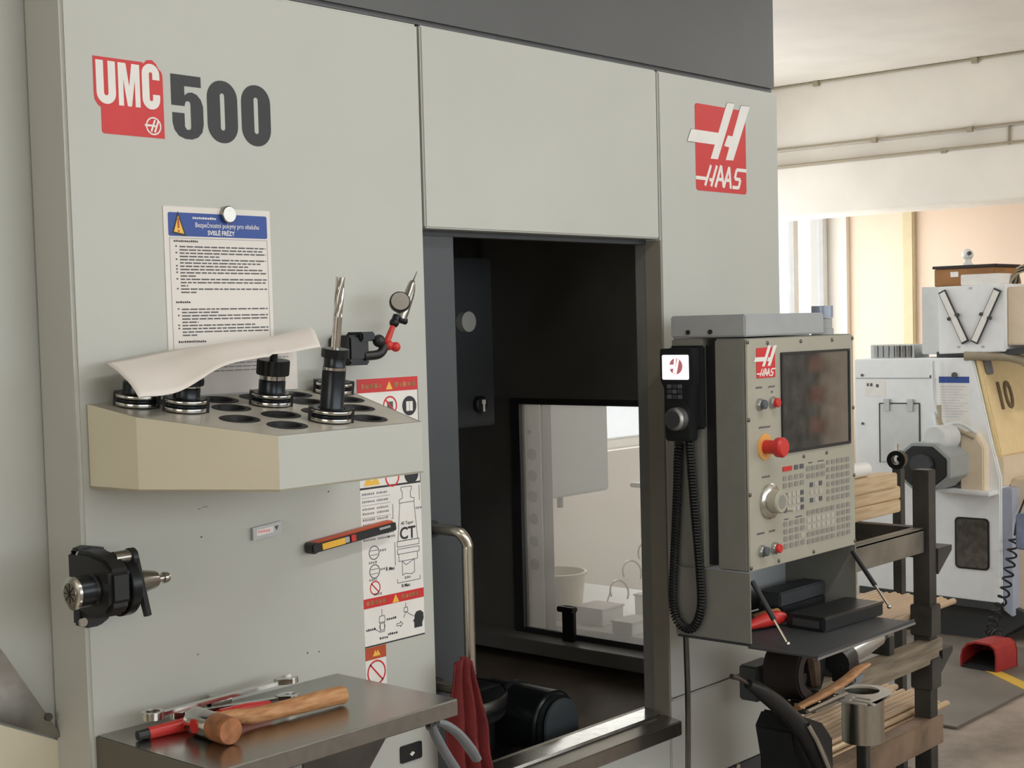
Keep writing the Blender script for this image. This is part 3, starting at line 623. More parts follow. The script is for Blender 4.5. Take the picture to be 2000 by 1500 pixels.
# ------------------------------------------------------------------ dial indicator on magnetic arm
di = thing('dial_indicator', 'lever dial indicator on red jointed arm with black magnetic clamp', 'dial indicator', (1.66, 0, 1.48))
MB().box((1.618, -.055, 1.497), (1.664, -.001, 1.541)).build('magnetic_clamp', 'black', di, bevel=.004)
MB().box((1.640, -.062, 1.530), (1.672, -.020, 1.546)).box((1.622, -.05, 1.490), (1.668, -.02, 1.5)).build('clamp_jaw', 'black_metal', di, bevel=.003)
MB().ball((1.680, -.06, 1.530), .011).build('ball_joint', 'black', di)
MB().tube([(1.655, -.05, 1.505), (1.680, -.06, 1.508), (1.692, -.062, 1.522)], .008, 12, 5).build('clamp_arm', 'black', di)
MB().tube([(1.693, -.062, 1.522), (1.712, -.062, 1.555)], [.006, .0045], 14).build('arm', 'red', di)
MB().ball((1.697, -.066, 1.522), .0085).ball((1.707, -.072, 1.519), .0085).build('clamp_knob', 'red', di, label='red round clamp knob')
MB().ball((1.715, -.062, 1.560), .0085).tube([(1.715, -.062, 1.560), (1.722, -.062, 1.572)], .007, 12).build('swivel', 'black_metal', di)
MB().tube([(1.722, -.064, 1.566), (1.740, -.064, 1.562)], .006, 12).build('dovetail', 'black_metal', di)
ax = Vector((.031, 0, .066)).normalized()
MB().tube([(1.732, -.062, 1.566), (1.737, -.062, 1.580), (1.753, -.062, 1.610), (1.760, -.062, 1.627), (1.763, -.062, 1.632)], [.009, .0105, .009, .006, .003], 14, 4).build('gauge_body', 'stainless', di)
g = MB().lathe([(0, 0), (.018, 0), (.018, .008), (.016, .010), (0, .010)], AXIS((1.729, -.062, 1.594), (-.55, -.75, .25))).build('bezel', 'black', di)
MB().lathe([(0, .0102), (.0155, .0102), (.0155, .0108), (0, .0108)], AXIS((1.729, -.062, 1.594), (-.55, -.75, .25))).build('dial', 'stainless', g)
MB().tube([(1.762, -.062, 1.630), (1.773, -.062, 1.648)], [.0014, .0006], 8).build('stylus', 'steel_dark', di)

# ------------------------------------------------------------------ tightening fixture
tf = thing('tightening_fixture', 'black tool tightening fixture clamping a taper tool holder', 'clamp', (1.13, 0, 1.13))
yx = -.070; zx = 1.194
MB().prism([(1.118, 1.135), (1.118, 1.246), (1.135, 1.249), (1.165, 1.243), (1.168, 1.14), (1.150, 1.130), (1.130, 1.130)], .022, F(0)).build('base_plate', 'black', tf, bevel=.003)
MB().prism([(.0, 1.163), (.0, 1.244), (.05, 1.246), (.09, 1.240), (.112, 1.222), (.112, 1.175), (.095, 1.157), (.055, 1.150)], .035, Matrix(((0, 0, 1, 1.112), (-1, 0, 0, 0), (0, 1, 0, 0), (0, 0, 0, 1)))).build('clamp_body', 'black', tf, bevel=.006)
MB().lathe([(.034, 0), (.044, 0), (.044, .016), (.034, .016)], AXIS((1.147, yx, zx), (1, 0, 0)), 36).build('clamp_ring', 'black_metal', tf, bevel=.001)
for z_ in (1.238, 1.141): MB().cyl((1.120, -.022, z_), (0, -1, 0), .0065, .004, 12).build('screw', 'steel', tf)
MB().cyl((1.135, -.085, 1.236), (1, 0, 0), .010, .030, 20).build('hinge_pin', 'stainless', tf)
MB().cyl((1.160, -.085, 1.234), (1, 0, 0), .014, .008, 20).build('hinge_knuckle', 'black', tf)
MB().tube([(1.166, -.085, 1.240), (1.173, -.088, 1.205), (1.183, -.092, 1.148)], [.0085, .007, .006], 10, 4).build('lever', 'black', tf)
th = thing('tool_holder', 'collet chuck lying sideways in the black tightening fixture', 'tool holder', (1.13, yx, zx), None)
def ALX(x_): return AXIS((x_, yx, zx), (1, 0, 0))
MB().lathe([(0, 0), (.018, 0), (.0235, .002), (.0235, .006), (.021, .008), (0, .008)], ALX(1.074), 32).build('collet_nut_face', 'steel', th)
MB().lathe([(0, -.001), (.0155, -.001), (.0155, 0), (0, 0)], ALX(1.074), 24).build('collet', 'brushed', th)
for k_ in range(4): MB().box((-.0006, -.014, -.0016), (.0006, .014, -.0009), ALX(1.074) @ Matrix.Rotation(PI * k_ / 4, 4, 'Z')).build('collet_slit', 'black', th)
MB().lathe([(0, .006), (.0225, .006), (.0225, .03), (.0195, .031), (.0195, .036), (.022, .037), (.022, .065), (0, .065)], ALX(1.074), 32).build('body', 'oxide', th)
MB().lathe([(.0196, .031), (.0205, .0315), (.0205, .0355), (.0196, .036)], ALX(1.074), 32).build('ground_band', 'steel', th)
MB().lathe([(0, 0), (.032, 0), (.032, .018), (.0222, .019), (.0125, .066), (.0115, .068), (0, .068)], ALX(1.146), 32).build('taper', 'stainless', th)
MB().lathe([(0, 0), (.0055, 0), (.0055, .012), (.0085, .013), (.0085, .018), (.007, .022), (0, .022)], ALX(1.213), 20).build('pull_stud', 'steel', th)

# ------------------------------------------------------------------ small magnetic tag and pen light
tg = MB().prism([(1.442, 1.216), (1.442, 1.236), (1.500, 1.241), (1.500, 1.221)], .007, F(0)).build('magnetic_tag', 'alu', label='small white rectangular tag stuck on the white panel', cat='tag')
MB().prism([(1.449, 1.222), (1.449, 1.232), (1.483, 1.235), (1.483, 1.225)], .0004, F(.007)).build('print_field', 'decal_white', tg)
k = MB(); squiggle(k, 1.452, 1.480, 1.227, .004, F(.0075), 33); k.build('lettering', 'pink', tg)
MB().prism([(1.486, 1.234), (1.494, 1.235), (1.490, 1.227)], .0004, F(.007)).build('triangle_mark', 'print_grey', tg)
pn = thing('pen_light', 'orange and black pen work light stuck to the white panel', 'work light', (1.65, 0, 1.18))
Mp = T(1.556, 0, 1.1895) @ Matrix.Rotation(-.085, 4, 'Y')
MB().prism(rrect(0, -.0095, .186, .0095, .004), .018, Mp @ FRONT(-.001)).build('body', 'orange', pn, bevel=.003)
MB().prism(rrect(.001, -.0085, .188, .006, .003), .006, Mp @ FRONT(-.0165)).build('face', 'black', pn, bevel=.0015)
MB().prism(rrect(-.006, -.010, .010, .009, .006), .022, Mp @ FRONT(-.001)).build('lamp_head', 'black', pn, bevel=.003)
MB().prism(rrect(.016, -.006, .066, .0045, .001), .002, Mp @ FRONT(-.0222)).build('light_strip', 'lamp_yellow', pn)
MB().prism(rrect(.066, -.005, .076, .0045, .001), .002, Mp @ FRONT(-.0222)).build('light_end', 'alu', pn)
MB().prism(rrect(.080, -.006, .090, .005, .001), .003, Mp @ FRONT(-.0222)).build('switch', 'red', pn)
MB().prism(rrect(.146, .0, .172, .004, .001), .002, Mp @ FRONT(-.0222)).build('clip', 'alu', pn)

# ------------------------------------------------------------------ steel side table with tools
ZTB = .965
tb = thing('steel_table', 'stainless steel tool shelf bracketed to machine front', 'table', (1.38, -.14, .7))
MB().box((1.150, -.285, ZTB - .003), (1.614, -.001, ZTB)).build('table_top', 'stainless', tb)
MB().box((1.150, -.287, ZTB - .026), (1.614, -.284, ZTB - .001)).build('front_apron', 'stainless', tb, bevel=.001)
MB().box((1.612, -.284, ZTB - .026), (1.615, -.001, ZTB - .001)).build('side_apron', 'stainless', tb)
MB().prism([(.001, ZTB - .001), (.286, ZTB - .001), (.286, ZTB - .09), (.001, ZTB - .22)], .003, Matrix(((0, 0, 1, 1.147), (-1, 0, 0, 0), (0, 1, 0, 0), (0, 0, 0, 1)))).build('bracket', mat('bracket_grey', '#6a665e', .4, .5), tb)
MB().box((1.16, -.27, ZTB - .030), (1.60, -.255, ZTB - .026)).box((1.16, -.24, ZTB - .045), (1.585, -.2, ZTB - .004)).build('stiffener', 'steel_dark', tb)
MB().prism([(1.46, .77), (1.585, .905), (1.585, .93), (1.40, .93), (1.40, .77)], .004, FRONT(-.16)).build('gusset', 'steel_dark', tb)

hm = thing('hammer', 'wooden handled hammer with copper face on steel table', 'hammer', (1.35, -.18, ZTB))
hz = ZTB + .0205
hd = Vector((-.06, -1, 0)).normalized(); hs_ = Vector((1.243, -.108, hz))
MB().lathe([(0, 0), (.016, 0), (.0195, .003), (.0195, .052), (.0185, .055), (0, .055)], AXIS(hs_, hd), 28).build('head', 'steel', hm, label='steel hammer head sleeve')
pf = hs_ + hd * .055
MB().lathe([(0, 0), (.0185, 0), (.0203, .004), (.0203, .038), (.0185, .042), (0, .042)], AXIS(pf, hd), 28).build('face', 'copper', hm, label='worn copper hammer face')
pm = hs_ + hd * .032
MB().lathe([(0, 0), (.0105, 0), (.0105, .002), (0, .002)], AXIS(pm + Vector((-.0183, .001, .0)), (-1, .06, 0)), 20).build('handle_end', 'red', hm)
hv = [pm + Vector((.006, 0, .002)), pm + Vector((.045, -.004, .001)), Vector((1.32, -.153, ZTB + .0165)), Vector((1.40, -.160, ZTB + .0165)), Vector((1.45, -.164, ZTB + .017)), Vector((1.480, -.166, ZTB + .016)), Vector((1.487, -.167, ZTB + .016))]
MB().tube(hv, [.010, .011, .0125, .0140, .0150, .0150, .009], 16, 6, flat=.95).build('handle', 'wood_handle', hm, label='worn wooden hammer handle')
def wrench(name, p, q, label, s=1.0):
    p, q = Vector(p), Vector(q); d = (q - p); L_ = d.length; ang = math.atan2(d.y, d.x); pit = math.asin(d.z / L_)
    t = thing(name, label, 'wrench', p, None, (0, -pit, ang), True)
    MB().shape([rrect(0.008, -.0055 * s, L_ - .02, .0055 * s, .004)], .006 * s).build('shaft', 'steel', t, bevel=.0018)
    MB().shape([circ(0, 0, .0165 * s, 24), circ(0, 0, .0105 * s, 12)], .011 * s, T(0, 0, -.001)).build('ring_end', 'steel', t, bevel=.0015)
    a = [(L_ - .028, -.006 * s)] + [(L_ - .006 + .018 * s * math.cos(x_), .018 * s * math.sin(x_)) for x_ in [(-2.4 + 2.1 * k_ / 8) for k_ in range(9)]] + [(L_ - .004, -.008 * s), (L_ - .012, -.007 * s), (L_ - .014, .006 * s), (L_ - .006, .009 * s)] + [(L_ - .006 + .018 * s * math.cos(x_), .018 * s * math.sin(x_)) for x_ in [(.5 + 1.9 * k_ / 8) for k_ in range(9)]] + [(L_ - .028, .006 * s)]
    MB().shape([a], .009 * s).build('jaw_end', 'steel', t, bevel=.0012)
    return t
wrench('combination_wrench', (1.205, -.062, ZTB + .024), (1.462, -.062, ZTB + .026), 'upper chrome combination wrench resting on red handled tool')
wrench('combination_wrench', (1.262, -.040, ZTB + .010), (1.450, -.082, ZTB + .004), 'chrome combination wrench lying underneath the longer one', .9)
rp = thing('red_handled_tool', 'red handled tool with black tip under the wrenches', 'hand tool', (1.28, -.09, ZTB))
MB().tube([(1.185, -.078, ZTB + .008), (1.25, -.088, ZTB + .010), (1.30, -.094, ZTB + .010)], [.009, .010, .009], 14, 5).build('handle', 'red', rp)
MB().tube([(1.30, -.094, ZTB + .011), (1.345, -.100, ZTB + .011), (1.385, -.105, ZTB + .009)], [.010, .011, .009], 14, 5).build('handle', 'red', rp)
MB().tube([(1.168, -.076, ZTB + .008), (1.19, -.079, ZTB + .008)], [.0075, .0085], 12).build('tip', 'black', rp)
MB().tube([(1.385, -.105, ZTB + .009), (1.43, -.11, ZTB + .007)], [.007, .005], 12).build('shank', 'steel_dark', rp)
sk = thing('socket', 'short chrome socket lying behind the wrenches', 'socket', (1.36, -.03, ZTB))
MB().lathe([(.008, 0), (.0125, 0), (.0125, .020), (.009, .026), (.009, .036), (.004, .038), (0, .038)], AXIS((1.333, -.022, ZTB + .0125), (1, -.1, 0)), 24).build('body', 'steel', sk)
MB().lathe([(0, .01), (.009, .01), (.009, .0)], AXIS((1.333, -.022, ZTB + .0125), (1, -.1, 0)), 6).build('recess', 'black', sk)

plr = thing('pliers', 'grey handled pliers hanging under the steel table corner', 'pliers', (1.64, -.22, .80))
MB().tube([(1.618, -.235, .918), (1.640, -.235, .908), (1.668, -.235, .886), (1.694, -.235, .856), (1.708, -.235, .836)], [.007, .010, .0105, .0115, .010], 12, 5, flat=.7).build('handle', 'grey_handle', plr)
MB().tube([(1.612, -.228, .914), (1.622, -.228, .893), (1.640, -.228, .864), (1.662, -.228, .832), (1.676, -.228, .812)], [.009, .010, .010, .0105, .010], 12, 5, flat=.7).build('handle', 'grey_handle', plr)
MB().lathe([(0, 0), (.012, 0), (.012, .012), (0, .012)], AXIS((1.616, -.222, .914), (0, -1, 0)), 18).build('pivot', 'steel_dark', plr)

# red rag on the handle
vs = []; fs = []; NU, NV = 24, 26
for j in range(NV + 1):
    v = j / NV; z_ = .94 - .36 * v
    xl = 1.848 - .018 * math.sin(PI * min(1, v * 1.4)) + .02 * max(0, v - .5) * 2; xr = 1.892 + .022 * min(1, v * 3) + .018 * v + .045 * max(0, v - .5)
    for i in range(NU + 1):
        u = i / NU; fold = math.sin(u * 5.2 * PI + v * 2.6) * .013 * (.45 + v) + .006 * noise(Vector((u * 3, v * 5, 2)))
        vs.append((xl + (xr - xl) * u, -.052 + fold, z_ + .012 * math.sin(PI * u) * (1 - v)))
for j in range(NV):
    for i in range(NU): a = j * (NU + 1) + i; fs.append((a, a + 1, a + NU + 2, a + NU + 1))
rg = MB().add(vs, fs).build('rag', 'red_rag', label='dark red cloth rag hanging from the door handle', cat='rag')
md = rg.modifiers.new('thickness', 'SOLIDIFY'); md.thickness = .003

# ------------------------------------------------------------------ control pendant
cp = thing('control_pendant', 'grey control pendant with dark screen, emergency stop and keypad', 'control panel', (2.66, -.2, .9))
px0, px1, pyf, pyb = 2.45, 2.885, -.294, -.112
MB().box((px0, pyf + .003, 1.043), (px1, -.218, 1.513)).build('panel_box', 'pendant_dark', cp, bevel=.004)
fp = MB().box((px0 + .002, pyf, 1.045), (px1 - .002, pyf + .004, 1.511)).build('face_panel', 'pendant_panel', cp, bevel=.0015, label='beige-grey face panel')
MB().box((px0 + .012, -.22, 1.05), (px1 - .012, -.188, 1.50)).build('neck', 'black', cp)
MB().box((px0, -.190, 1.043), (px1, pyb, 1.515)).build('rear_housing', 'pendant_dark', cp, bevel=.004)
cap = MB().box((px0, pyf + .001, 1.516), (2.76, pyb, 1.561)).build('top_cap', 'pendant_cap', cp, bevel=.003)
for y_ in (-.157, -.211): MB().cyl((px0, y_, 1.527), (-1, 0, 0), .005, .003, 12).build('bolt', 'steel_dark', cap)
bn = MB().lathe([(0, 0), (.024, 0), (.024, .012), (.021, .014), (.021, .034), (.0, .036)], T(2.806, -.262, 1.5135), 24).build('beacon_base', 'cabinet_grey', cp)
MB().lathe([(0, .036), (.0235, .036), (.0235, .062), (0, .063)], T(2.806, -.262, 1.5135), 24).build('beacon_lens', mat('beacon_blue', '#8d99ad', .2), cp)
# lower compartment
MB().box((px0, pyf, .90), (px0 + .004, pyb, 1.041)).build('side_panel', 'pendant_dark', cp)
MB().box((px1 - .004, pyf, .90), (px1, pyb, 1.043)).build('side_panel', 'pendant_dark', cp)
MB().box((px0 + .004, pyb - .002, .90), (px1 - .004, pyb, 1.041)).build('back_panel', 'pendant_cap', cp)  # lighter grey stands in for daylight at the compartment's back
MB().box((px0 + .004, pyf, .893), (px1 - .004, pyb, .897)).build('compartment_floor', 'plinth', cp)
fl = MB().box((px0 - .012, -.452, .893), (px1 - .045, pyf - .001, .897)).box((px0 - .015, -.455, .893), (px1 - .045, -.452, .902)).build('drop_shelf', 'plinth', cp, label='black fold-down shelf tray')
MB().box((px0 - .016, -.4565, .8915), (px1 - .044, -.455, .896)).build('shelf_edge', 'alu', fl)
def strut(p, q):
    p, q = Vector(p), Vector(q); mid = p.lerp(q, .62)
    o = MB().tube([p, mid], .0055, 12).build('gas_strut', 'black', cp)
    MB().tube([mid, q], .0025, 8).build('rod', 'brushed', o); MB().ball(tuple(q), .005).build('ball_end', 'steel', o)
strut((2.462, -.292, 1.025), (2.462, -.372, .908)); strut((2.872, -.292, 1.030), (2.832, -.40, .925))
Fp = FRONT(pyf)
sc_ = MB().shape([rrect(2.578, 1.272, 2.862, 1.481, .003), rrect(2.584, 1.278, 2.856, 1.476, .002)], .004, Fp).build('screen_bezel', 'black', cp)
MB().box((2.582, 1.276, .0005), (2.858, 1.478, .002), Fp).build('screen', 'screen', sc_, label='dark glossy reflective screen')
maker_logo('maker_logo', cp, Fp, 2.487, 1.4315, .070, .061, d=.001)
def button(x_, z_, m_, r_=.0105):
    o = MB().lathe([(0, 0), (r_ + .002, 0), (r_ + .002, .006), (r_, .009), (0, .009)], T(x_, pyf, z_) @ FRONT(0), 24).build('button_ring', 'alu', cp)
    MB().lathe([(0, .009), (r_ - .001, .009), (r_ - .001, .015), (r_ - .003, .017), (0, .017)], T(x_, pyf, z_) @ FRONT(0), 24).build('button_cap', m_, o)
button(2.496, 1.379, 'key_dark'); button(2.545, 1.380, 'red'); button(2.495, 1.082, 'key_dark'); button(2.543, 1.082, 'red')
es = MB().lathe([(0, 0), (.027, 0), (.027, .002), (.0, .002)], T(2.514, pyf, 1.292) @ FRONT(0), 32).build('emergency_ring', 'estop_amber', cp)
MB().lathe([(0, .002), (.014, .002), (.014, .028), (.020, .030), (.0205, .042), (.017, .047), (0, .048)], T(2.514, pyf, 1.292) @ FRONT(0), 32).build('emergency_stop', 'red', es, label='red mushroom emergency stop button')
jg = MB().lathe([(0, 0), (.036, 0), (.036, .006), (.030, .010), (0, .010)], T(2.527, pyf, 1.180) @ FRONT(0), 40).build('jog_wheel_base', 'steel', cp)
MB().lathe([(0, .010), (.024, .010), (.0235, .028), (.021, .031), (0, .031)], T(2.527, pyf, 1.180) @ FRONT(0), 40).build('jog_wheel', 'pendant_panel', jg)
MB().cyl((2.545, pyf - .03, 1.163), (.7, -.7, 0), .005, .012, 12).build('crank_knob', 'pendant_panel', jg)
MB().lathe([(0, .031), (.014, .031), (.014, .0315), (0, .0315)], T(2.527, pyf, 1.180) @ FRONT(0), 24).build('jog_wheel_cap', 'key', jg)
k = MB()
for (a, z_, w_) in ((2.484, 1.411, .026), (2.530, 1.411, .028), (2.492, 1.330, .046), (2.502, 1.229, .034), (2.479, 1.116, .032), (2.525, 1.116, .028), (2.492, 1.4, .004), (2.540, 1.4, .012)): squiggle(k, a, a + w_, z_, .0042, Fp @ T(0, 0, .0002), int(a * 1e4))
k.box((2.684, 1.243, 0), (2.70, 1.2455, .0005), Fp).box((2.722, 1.243, 0), (2.748, 1.2455, .0005), Fp).box((2.583, 1.134, 0), (2.60, 1.1365, .0005), Fp).box((2.628, 1.134, 0), (2.655, 1.1365, .0005), Fp)
k.build('lettering', 'print_grey', cp, kind='stuff')
kp = {}
def keyat(x_, z_, m_, w_=.0142, h_=.0098):
    kk = (m_, w_)
    if kk not in kp:
        o = MB().prism(rrect(x_ - w_ / 2, z_ - h_ / 2, x_ + w_ / 2, z_ + h_ / 2, .0015, 2), .0016, Fp).build('key', m_, cp); kp[kk] = (o, x_, z_)
    else:
        o, xx, zz = kp[kk]; c = o.copy(); COL.objects.link(c); c.parent = cp; c.location = o.location + Vector((x_ - xx, 0, z_ - zz))
keyat(2.598, 1.240, 'red', .036)
A_ = [2.588, 2.6105, 2.633, 2.6555]; B_ = [2.6825, 2.703, 2.7235, 2.744]; C_ = [2.787, 2.808, 2.829, 2.850]; D_ = [2.6815, 2.7015, 2.7215, 2.7415, 2.7615, 2.7815]
for x_ in A_[2:]: keyat(x_, 1.240, 'key_dark')
for z_ in (1.2205, 1.2055):
    for x_ in A_: keyat(x_, z_, 'key')
for z_ in (1.185, 1.1695, 1.154):
    for i, x_ in enumerate((2.588, 2.6045, 2.6215, 2.6385, 2.6555)): keyat(x_, z_, 'key_dark' if i in (0, 4) else 'key_pale', .0115)
for j, z_ in enumerate((1.1255, 1.110, 1.095, 1.0795)):
    for i, x_ in enumerate(A_): keyat(x_, z_, 'key_pale' if (j, i) == (2, 3) else 'key')
for z_ in (1.2325, 1.2165):
    for x_ in B_: keyat(x_, z_, 'key')
for j, z_ in enumerate((1.197, 1.181, 1.164)):
    for i, x_ in enumerate((2.694, 2.713, 2.732)): keyat(x_, z_, 'key_dark' if i != 1 and j != 1 else 'key_pale', .0115)
for j in range(6):
    z_ = 1.2385 - j * .0158
    keyat(2.7645, z_, 'key', .0115)
    for x_ in C_: keyat(x_, z_, 'key')
for j in range(5):
    z_ = 1.1385 - j * .0153
    for x_ in D_: keyat(x_, z_, 'key_pale' if j in (1, 2) else 'key')
    for x_ in (2.808, 2.829, 2.850): keyat(x_, z_, 'key')
sc0 = None
for (x_, z_) in ((2.456, 1.505), (2.53, 1.502), (2.66, 1.502), (2.79, 1.502), (2.879, 1.503), (2.456, 1.35), (2.879, 1.35), (2.456, 1.20), (2.879, 1.20), (2.456, 1.052), (2.56, 1.053), (2.70, 1.053), (2.879, 1.053), (2.665, 1.26), (2.76, 1.26)):
    if sc0 is None: sc0 = MB().lathe([(0, 0), (.0042, 0), (.0042, .0015), (.002, .0025), (0, .0025)], T(x_, pyf, z_) @ FRONT(0), 12).build('screw', 'steel_dark', cp); s0 = (x_, z_)
    else: c = sc0.copy(); COL.objects.link(c); c.parent = cp; c.location = sc0.location + Vector((x_ - s0[0], 0, z_ - s0[1]))
# hanging steel rod under the housing
MB().tube([(2.50, -.10, .9), (2.505, -.098, .7), (2.50, -.09, .35)], .006, 10, 5).build('feed_hose', 'steel_dark', cp)
# remote jog handle with coiled cord
rj = thing('remote_handset', 'black remote handset with lit white screen hung on pendant side', 'handset', (2.43, -.15, 1.3))
Ms = SIDE(2.412)
MB().prism([(.112, 1.495), (.188, 1.495), (.190, 1.492), (.190, 1.428), (.184, 1.415), (.182, 1.31), (.177, 1.306), (.125, 1.306), (.121, 1.31), (.119, 1.415), (.111, 1.428), (.110, 1.492)], .028, SIDE(2.440)).build('body', 'black', rj, bevel=.004)
MB().box((2.438, -.20, 1.33), (2.4495, -.115, 1.50)).build('cradle', 'black', rj, bevel=.004)
so = MB().prism(rrect(.1175, 1.432, .1825, 1.482, .003), .0012, Ms).build('display', 'screen_lit', rj, label='lit white display with red round emblem')
k = MB(); k.prism(circ(.152, 1.459, .0165), .0004, SIDE(2.4105)); k.build('emblem', 'pink', so)
k = MB().prism([(.149, 1.476), (.153, 1.476), (.149, 1.445), (.145, 1.445)], .0004, SIDE(2.410)).prism([(.134, 1.462), (.148, 1.462), (.147, 1.455), (.132, 1.453)], .0004, SIDE(2.410)).prism([(.156, 1.474), (.160, 1.472), (.153, 1.443), (.149, 1.444)], .0004, SIDE(2.410)); k.build('emblem_stroke', 'screen_lit', so)
for j in range(3):
    for i in range(3): MB().prism(rrect(.129 + i * .013, 1.393 + j * .0105, .139 + i * .013, 1.401 + j * .0105, .0015, 2), .002, Ms).build('key', 'plinth' if (i + j) % 2 else 'key_dark', rj)
MB().lathe([(0, 0), (.024, 0), (.0235, .016), (.019, .019), (0, .019)], AXIS((2.412, -.155, 1.352), (-1, 0, 0)), 32).build('hand_wheel', 'alu', rj)
MB().lathe([(0, .019), (.017, .019), (.017, .020), (0, .020)], AXIS((2.412, -.155, 1.352), (-1, 0, 0)), 24).build('hand_wheel_cap', 'plinth', rj)
cordp = smooth_path([(2.428, -.170, 1.306), (2.430, -.172, 1.25), (2.432, -.178, 1.15), (2.434, -.186, 1.03), (2.432, -.188, .965), (2.430, -.172, .925), (2.430, -.150, .918), (2.430, -.128, .935), (2.432, -.118, .98), (2.434, -.124, 1.08), (2.434, -.133, 1.2), (2.434, -.137, 1.275), (2.438, -.138, 1.30)], 60)
def coil(path, R_, r_, pitch, seg=9, n=5):
    out = []; s_ = 0; up = None
    L_ = [0]
    for a, b_ in zip(path, path[1:]): L_.append(L_[-1] + (b_ - a).length)
    tot = L_[-1]; N = int(tot / pitch * seg); j = 0
    for i in range(N + 1):
        d = tot * i / N
        while j < len(L_) - 2 and L_[j + 1] < d: j += 1
        f_ = (d - L_[j]) / max(1e-9, L_[j + 1] - L_[j]); p = path[j].lerp(path[j + 1], f_); t_ = (path[j + 1] - path[j]).normalized()
        if up is None: up = Vector((1, 0, 0)) if abs(t_.x) < .9 else Vector((0, 1, 0))
        a = t_.cross(up).normalized(); up = a.cross(t_).normalized(); w_ = 2 * PI * i / seg
        out.append(p + (a * math.cos(w_) + up * math.sin(w_)) * R_)
    return MB().tube(out, r_, n)
coil(cordp, .0075, .0028, .0062).build('coiled_cord', 'black_rubber', rj, label='black coiled cord')

# things on the drop shelf
bx1 = thing('instrument_case', 'flat black case with grey end label lying on drop shelf', 'case', (2.72, -.31, .897))
MB().box((-.115, -.048, 0), (.115, .048, .030), T(2.752, -.315, .8975) @ Matrix.Rotation(-.06, 4, 'Z')).build('body', 'black', bx1, bevel=.003)
MB().box((-.117, -.034, .007), (-.115, .030, .022), T(2.752, -.315, .8975) @ Matrix.Rotation(-.06, 4, 'Z')).build('end_label', 'plinth', bx1)
MB().box((-.115, -.049, .026), (.115, -.044, .0315), T(2.752, -.315, .8975) @ Matrix.Rotation(-.06, 4, 'Z')).build('rim', 'steel_dark', bx1)
bx2 = thing('box', 'small long black box stacked at the rear of drop shelf', 'box', (2.79, -.23, .93))
MB().box((2.69, -.222, .898), (2.872, -.160, .926)).build('lower_part', 'black', bx2, bevel=.002)
MB().box((2.685, -.220, .927), (2.876, -.165, .958)).build('upper_part', 'plinth', bx2, bevel=.003)
cl = thing('utility_knife', 'bright red and tan handled tool on drop shelf', 'hand tool', (2.58, -.25, .897))
MB().tube([(2.55, -.225, .910), (2.59, -.232, .915), (2.63, -.240, .916), (2.655, -.245, .914)], [.008, .015, .016, .011], 12, 5).build('grip', 'red', cl)
MB().tube([(2.60, -.205, .912), (2.64, -.212, .915), (2.675, -.218, .916)], [.012, .013, .012], 10, 5).build('handle', 'wood_handle', cl)
jw = thing('pocket_screwdriver', 'small steel tool lying beside the left gas strut', 'hand tool', (2.50, -.26, .897))
MB().tube([(2.47, -.27, .905), (2.50, -.24, .905)], .006, 10).build('handle', 'black', jw)
MB().tube([(2.50, -.24, .905), (2.53, -.21, .904)], .0025, 8).build('shank', 'steel', jw)

# ------------------------------------------------------------------ clutter under the shelf
ag = thing('air_gun', 'black air blow gun with thin steel nozzle below the pendant', 'air gun', (2.55, -.27, .55))
MB().tube([(2.415, -.27, .838), (2.445, -.27, .826), (2.475, -.27, .810)], [.0055, .004, .004], 8, 4).build('nozzle', 'steel_dark', ag)
MB().tube([(2.475, -.27, .810), (2.515, -.272, .788), (2.58, -.275, .745), (2.64, -.278, .700)], [.010, .016, .019, .018], 14, 5).build('body', 'black', ag)
MB().tube([(2.60, -.275, .73), (2.66, -.278, .68), (2.72, -.28, .61), (2.79, -.28, .51), (2.84, -.28, .42)], [.017, .020, .021, .021, .02], 14, 6).build('grip', 'black', ag)
MB().tube([(2.655, -.30, .69), (2.69, -.305, .64), (2.74, -.31, .55), (2.78, -.31, .46)], .0055, 10, 5).build('air_pipe', 'steel', ag)
vb = thing('vise_column', 'black box column bracket standing under the pendant', 'bracket', (2.62, -.22, 0))
MB().prism([(2.70, 0.0), (2.70, .58), (2.68, .66), (2.71, .69), (2.81, .65), (2.85, .61), (2.87, 0)], .10, FRONT(-.15)).build('column', 'black', vb, bevel=.006)
MB().box((2.69, -.275, .700), (2.86, -.185, .707)).build('top_plate', 'rack_steel', vb)
for i in range(7): MB().ball((2.705 + .022 * i, -.26 + .03 * (i % 3), .708), .005).build('rivet', 'steel', vb)
MB().tube([(2.69, -.279, .708), (2.86, -.279, .712)], .004, 8).build('edge_rod', 'brushed', vb)
MB().box((2.745, -.12, .69), (2.84, -.07, .77)).build('side_bracket', 'plinth', vb, bevel=.004)
# dark belt-shaped guard and machine odds
gd = thing('belt_guard', 'dark brown curved guard hanging under the drop shelf', 'guard', (2.68, -.2, .68))
pts = []
for i in range(13):
    a = PI * .5 + PI * .95 * i / 12; pts.append((2.775 + .075 * math.cos(a), .775 + .068 * math.sin(a)))
outer = pts; inner = [(2.775 + (x_ - 2.775) * .62, .775 + (z_ - .775) * .62) for x_, z_ in pts]
MB().prism(outer + inner[::-1], .09, FRONT(-.16)).build('hoop', 'dark_brown', gd, bevel=.004)
MB().prism([(2.75, .70), (2.75, .83), (2.90, .83), (2.925, .80), (2.925, .735), (2.90, .69)], .05, FRONT(-.145)).build('cover', 'black', gd, bevel=.01)
MB().box((2.75, -.202, .735), (2.82, -.195, .755)).build('red_tab', 'dark_brown', gd)
MB().tube([(2.83, -.202, .81), (2.84, -.205, .77), (2.85, -.205, .72)], [.012, .018, .014], 8, 4).build('rag_end', mat('brown_cloth', '#5a4636', .8, var=.3, scale=40), gd)
